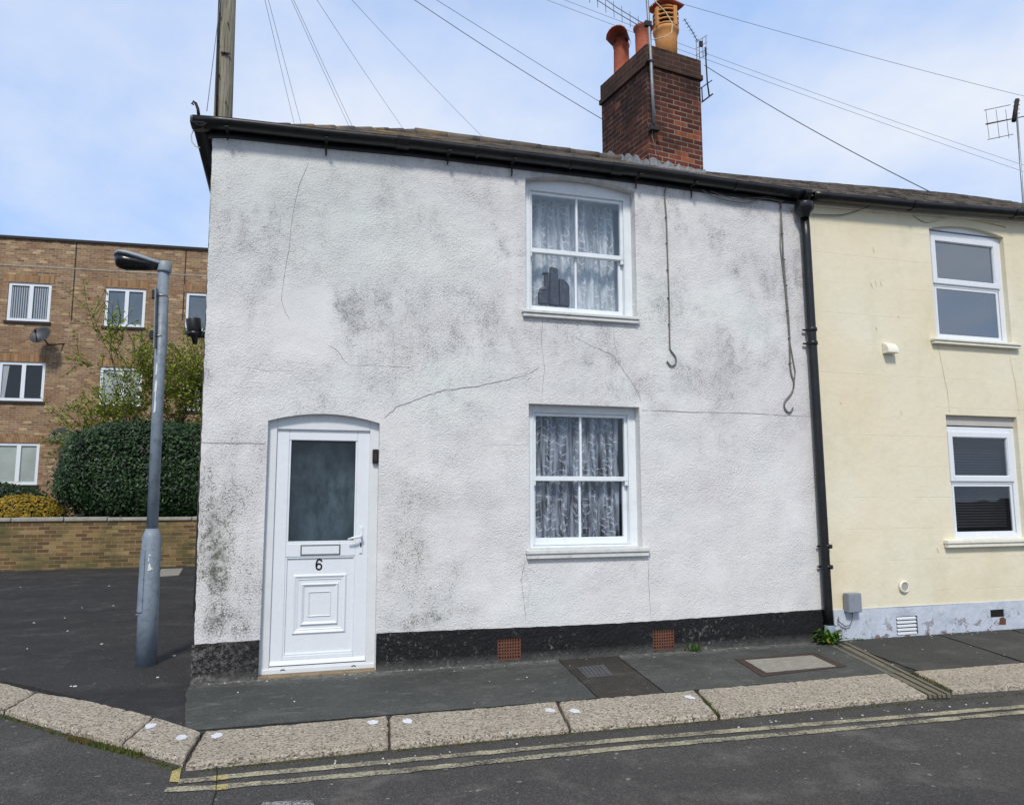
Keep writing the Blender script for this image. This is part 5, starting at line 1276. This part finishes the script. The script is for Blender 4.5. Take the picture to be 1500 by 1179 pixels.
# ------------------------------------------------------------------ apartment block
aa=R(-4.2); D0=24.4; P0=CAM+ray(150,725)*D0; AE1=Vector((math.cos(aa),math.sin(aa),0)); AN=Vector((-AE1.y,AE1.x,0))
AM=Matrix((AE1,AN,Vector((0,0,1)))).transposed().to_4x4(); AM.translation=Vector((P0.x,P0.y,0)); AMi=AM.inverted()
def ap(px,py):
    d=ray(px,py); o=CAM-AM.translation; t=-(o.dot(AN))/d.dot(AN); p=AMi@(CAM+d*t); return (p.x,p.z)
FL=empty('apartment_block',AM.translation+Vector((0,0,.9)),'three storey flat roofed block of buff brown brick flats in the background','apartment block')
ztop=ap(150,358)[1]
wins=[]
def aw(px0,py0,px1,py1): 
    a=ap(px0,py0); b=ap(px1,py1); return (a[0],b[0],b[1],a[1])
Wn=[('g1',aw(13,413,72,472)),('g2',aw(155,421,211,480)),('g3',aw(273,428,332,487)),('h1',aw(-1,529,63,588)),('h2',aw(147,537,206,595)),('h3',aw(268,544,326,602)),('i1',aw(-7,648,54,710)),('i2',aw(143,655,203,717))]
# wall sheet built in local frame then placed
m=MB(); holes=[[(a,c),(b,c),(b,d),(a,d)] for _,(a,b,c,d) in Wn]
m.sheet([(-9,.3),(14,.3),(14,ztop),(-9,ztop)],holes,0,.12)
m.poly([(14,0,.3),(14,9,.3),(14,9,ztop),(14,0,ztop)]); m.poly([(-9,0,.3),(-9,9,.3),(-9,9,ztop),(-9,0,ztop)]); m.poly([(-9,0,ztop-.02),(14,0,ztop-.02),(14,9,ztop-.02),(-9,9,ztop-.02)])
uvR=AM.to_3x3().inverted()
def placeA(m): m.v=[tuple(AM@Vector(p)) for p in m.v]; return m
placeA(m).build('wall',Mt['brick_apt'],FL,uvrot=AMi.to_3x3(),kind='flat')
m=MB(); m.box(-9.05,14.05,-.06,9.05,ztop+.001,ztop+.09); placeA(m).build('roof_edge',Mt['iron'],FL)
zc=ap(150,396)[1]; m=MB(); m.box(-9,14,-.012,-.001,zc-.02,zc+.02); placeA(m).build('string_course',Mt['coping'],FL)
for px in (108,270): m=MB(); x=ap(px,420)[0]; m.box(x-.018,x+.018,-.006,-.001,ap(px,470)[1],ztop); placeA(m).build('movement_joint',Mt['iron'],FL)
glz={'g1':'pane_mid','g2':'pane_grey','g3':'pane_grey','h1':'pane_dark','h2':'pane_pale','h3':'pane_pale','i1':'pane_pale','i2':'pane_grey'}
for nm,(a,b,c,d) in Wn:
    m=MB(); frame_rect(m,a+.004,b-.004,c+.004,d-.004,.09,.03,.09); xm=a+(b-a)*.53; m.box(xm-.06,xm+.06,.025,.085,c+.09,d-.09)
    f=placeA(m).build('window',Mt['upvc'],FL)
    m=MB(); m.poly([(a+.05,.075,c+.05),(b-.05,.075,c+.05),(b-.05,.075,d-.05),(a+.05,.075,d-.05)]); placeA(m).build('pane',Mt[glz[nm]],f,kind='flat')
    m=MB(); m.box(a-.05,b+.05,-.05,.10,c-.09,c-.002); placeA(m).build('sill',Mt['iron'],f)
    m=MB(); m.box(a-.08,b+.08,-.008,-.001,d+.004,d+.26); placeA(m).build('brick_lintel',Mt['arch_brick'],f,uvrot=AMi.to_3x3())
    if nm=='g1':
        m=MB(); 
        for k in range(16):
            x=a+.10+(b-a-.2)*k/16
            if abs(x-xm)<.07: continue
            m.box(x,x+.035,.068,.073,c+.10,d-.12)
        placeA(m).build('vertical_blind',Mt['shutterwhite'],f)
    if nm=='h1':
        m=MB(); m.poly([(a+.1,.07,c+.1),(a+.2,.07,c+.1),(a+.28,.07,d-.1),(a+.1,.07,d-.1)]); placeA(m).build('window_curtain',Mt['shutterwhite'],f,kind='flat')
    m=MB(); 
    # white deposit under some sills
# satellite dishes
def dish(px,py,label,r=.33):
    x,z=ap(px,py); root=empty('satellite_dish',AM@Vector((x,-.4,z)),label,'satellite dish','satellite dishes on the flats')
    c=AM@Vector((x,-.45,z)); M=Matrix.Rotation(R(-20),3,'Z')@Matrix.Rotation(R(62),3,'X')
    m=MB(); prof=[(.02,.0)]+[(r*k/6,.12*(k/6)**2) for k in range(1,7)]+[(r*.97,.135)]+[(r*k/6,.02+.12*(k/6)**2) for k in range(5,0,-1)]
    m.lathe(prof,c,n=22,M=M); m.build('reflector',Mt['lampbowl'] if 0 else Mt['dishg'],root)
    m=MB(); m.tube([c,c+Vector((.2,-.0,-.25)),AM@Vector((x+.5,0.02,z-.1))],.025,6); m.build('bracket',Mt['iron'],root)
    m=MB(); f=c+M@Vector((0,0,.4)); m.tube([c+M@Vector((0,-r*.9,.1)),f],.018,5); m.tube([f,f-Vector((0,0,.1))],.04,8); m.build('feed_arm',Mt['iron'],root)
Mt['dishg']=plain('dark_grey_dish','#33373c',.5,.1,5)
dish(70,498,'dark satellite dish below the top left window of the flats'); dish(97,643,'dark satellite dish just above the hedge top')

# ------------------------------------------------------------------ weeds
def rosette(p,label,n,L,seed,mat='weed',wd=.018,up_=.6,flower=False,group=None):
    rnd=random.Random(seed); root=empty('weed_plant',p,label,'weed',group); m=MB(); p=Vector(p)
    for i in range(n):
        a=rnd.uniform(0,6.28); l=L*rnd.uniform(.5,1.1); d=Vector((math.cos(a),math.sin(a)*.8,0)); s=Vector((-d.y,d.x,0)); e=rnd.uniform(.2,1)*up_
        b=p+Vector((rnd.gauss(0,.03),rnd.gauss(0,.02),0)); prev=None
        for k in range(5):
            t=k/4; c=b+d*l*t*(1-.25*e)+Vector((0,0,l*e*math.sin(t*2.2)))
            w=wd*math.sin(math.pi*(.12+.86*t))*(1 if k%2 else .6); cur=(c+s*w,c-s*w)
            if prev: m.poly([prev[0],cur[0],cur[1],prev[1]])
            prev=cur
    m.build('leaves',Mt[mat],root,kind='flat')
    if flower:
        f=onY(1214,939,p.y-.05); m=MB(); m.lathe([(.004,-.004),(.022,.0),(.018,.010),(.004,.012)],f,n=12,M=Matrix.Rotation(R(60),3,'X')); m.build('flower',Mt['petal'],root)
        m=MB(); m.tube([p,f],.003,5); m.build('stem',Mt['weed'],root)
rosette((5.86,-.12,-.03),'leafy dandelion with a yellow flower at the foot of the downpipe',85,.22,2,flower=True,wd=.022,up_=.75)
q=onZ(1005,949,-.03); rosette((q.x,-.06,-.03),'small tuft of dull weeds against the black plinth by the air brick',50,.085,5,wd=.006,up_=.9)
q=onZ(1262,938,-.03); rosette((q.x,-.05,-.03),'tiny dark weed at the foot of the blue plinth',22,.05,6,wd=.006,up_=.6)

# ------------------------------------------------------------------ light
SUN_AZ=R(200); SUN_EL=R(48)   # azimuth clockwise from +Y (south-south-west, behind the camera)
w=bpy.data.worlds.new('World'); scn.world=w; w.use_nodes=True; nt=w.node_tree; bg=nt.nodes['Background']
sky=nt.nodes.new('ShaderNodeTexSky'); sky.sky_type='NISHITA'; sky.sun_disc=False; sky.sun_elevation=SUN_EL; sky.sun_rotation=SUN_AZ; sky.air_density=1.2; sky.dust_density=.3; sky.ozone_density=2.5
tc=nt.nodes.new('ShaderNodeTexCoord'); sp=nt.nodes.new('ShaderNodeSeparateXYZ'); nt.links.new(tc.outputs['Generated'],sp.inputs[0])
def wm(op,a,b=None):
    n=nt.nodes.new('ShaderNodeMath'); n.operation=op
    for i,v in enumerate((a,b)):
        if v is None: continue
        if isinstance(v,(int,float)): n.inputs[i].default_value=v
        else: nt.links.new(v,n.inputs[i])
    return n.outputs[0]
dz=wm('ADD',wm('MAXIMUM',sp.outputs[2],0),.18)
cb=nt.nodes.new('ShaderNodeCombineXYZ'); nt.links.new(wm('DIVIDE',sp.outputs[0],dz),cb.inputs[0]); nt.links.new(wm('DIVIDE',sp.outputs[1],dz),cb.inputs[1])
def wn(sc,det,ro,off):
    mp=nt.nodes.new('ShaderNodeMapping'); nt.links.new(cb.outputs[0],mp.inputs[0]); mp.inputs['Location'].default_value=off; mp.inputs['Scale'].default_value=(1,.8,1)
    n=nt.nodes.new('ShaderNodeTexNoise'); nt.links.new(mp.outputs[0],n.inputs['Vector']); n.inputs['Scale'].default_value=sc; n.inputs['Detail'].default_value=det; n.inputs['Roughness'].default_value=ro; return n.outputs[0]
cl1=wn(1.1,7,.55,(3.1,1.7,0)); 
mr=nt.nodes.new('ShaderNodeMapRange'); nt.links.new(cl1,mr.inputs[0]); mr.inputs[1].default_value=.37; mr.inputs[2].default_value=.66; mr.inputs[3].default_value=0; mr.inputs[4].default_value=1
hz=nt.nodes.new('ShaderNodeMix'); hz.data_type='RGBA'; hz.inputs[0].default_value=.72; nt.links.new(sky.outputs[0],hz.inputs[6]); hz.inputs[7].default_value=(3.0,4.45,7.4,1)   # thin high haze over the blue
mx=nt.nodes.new('ShaderNodeMix'); mx.data_type='RGBA'; nt.links.new(mr.outputs[0],mx.inputs[0]); nt.links.new(hz.outputs[2],mx.inputs[6]); mx.inputs[7].default_value=(5.5,5.85,6.5,1)
# extra dimming of the unseen upper sky, added to cut ambient light
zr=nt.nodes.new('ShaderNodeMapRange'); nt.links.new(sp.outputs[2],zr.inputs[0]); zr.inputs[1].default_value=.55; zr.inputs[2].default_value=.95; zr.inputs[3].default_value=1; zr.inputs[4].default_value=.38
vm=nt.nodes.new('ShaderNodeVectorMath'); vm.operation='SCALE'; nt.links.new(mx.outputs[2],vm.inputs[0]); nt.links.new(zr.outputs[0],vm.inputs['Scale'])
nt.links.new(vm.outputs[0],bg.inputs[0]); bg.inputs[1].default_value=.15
sd=bpy.data.lights.new('sun','SUN'); sd.energy=3.0; sd.angle=R(9); sd.color=(1,.94,.85); so=bpy.data.objects.new('sun',sd); col.objects.link(so)
dirv=Vector((math.sin(SUN_AZ)*math.cos(SUN_EL),math.cos(SUN_AZ)*math.cos(SUN_EL),math.sin(SUN_EL))); so.rotation_euler=dirv.to_track_quat('Z','Y').to_euler(); so.location=(0,-5,12)
for o in bpy.data.objects:
    if 'o' in o: del o['o']
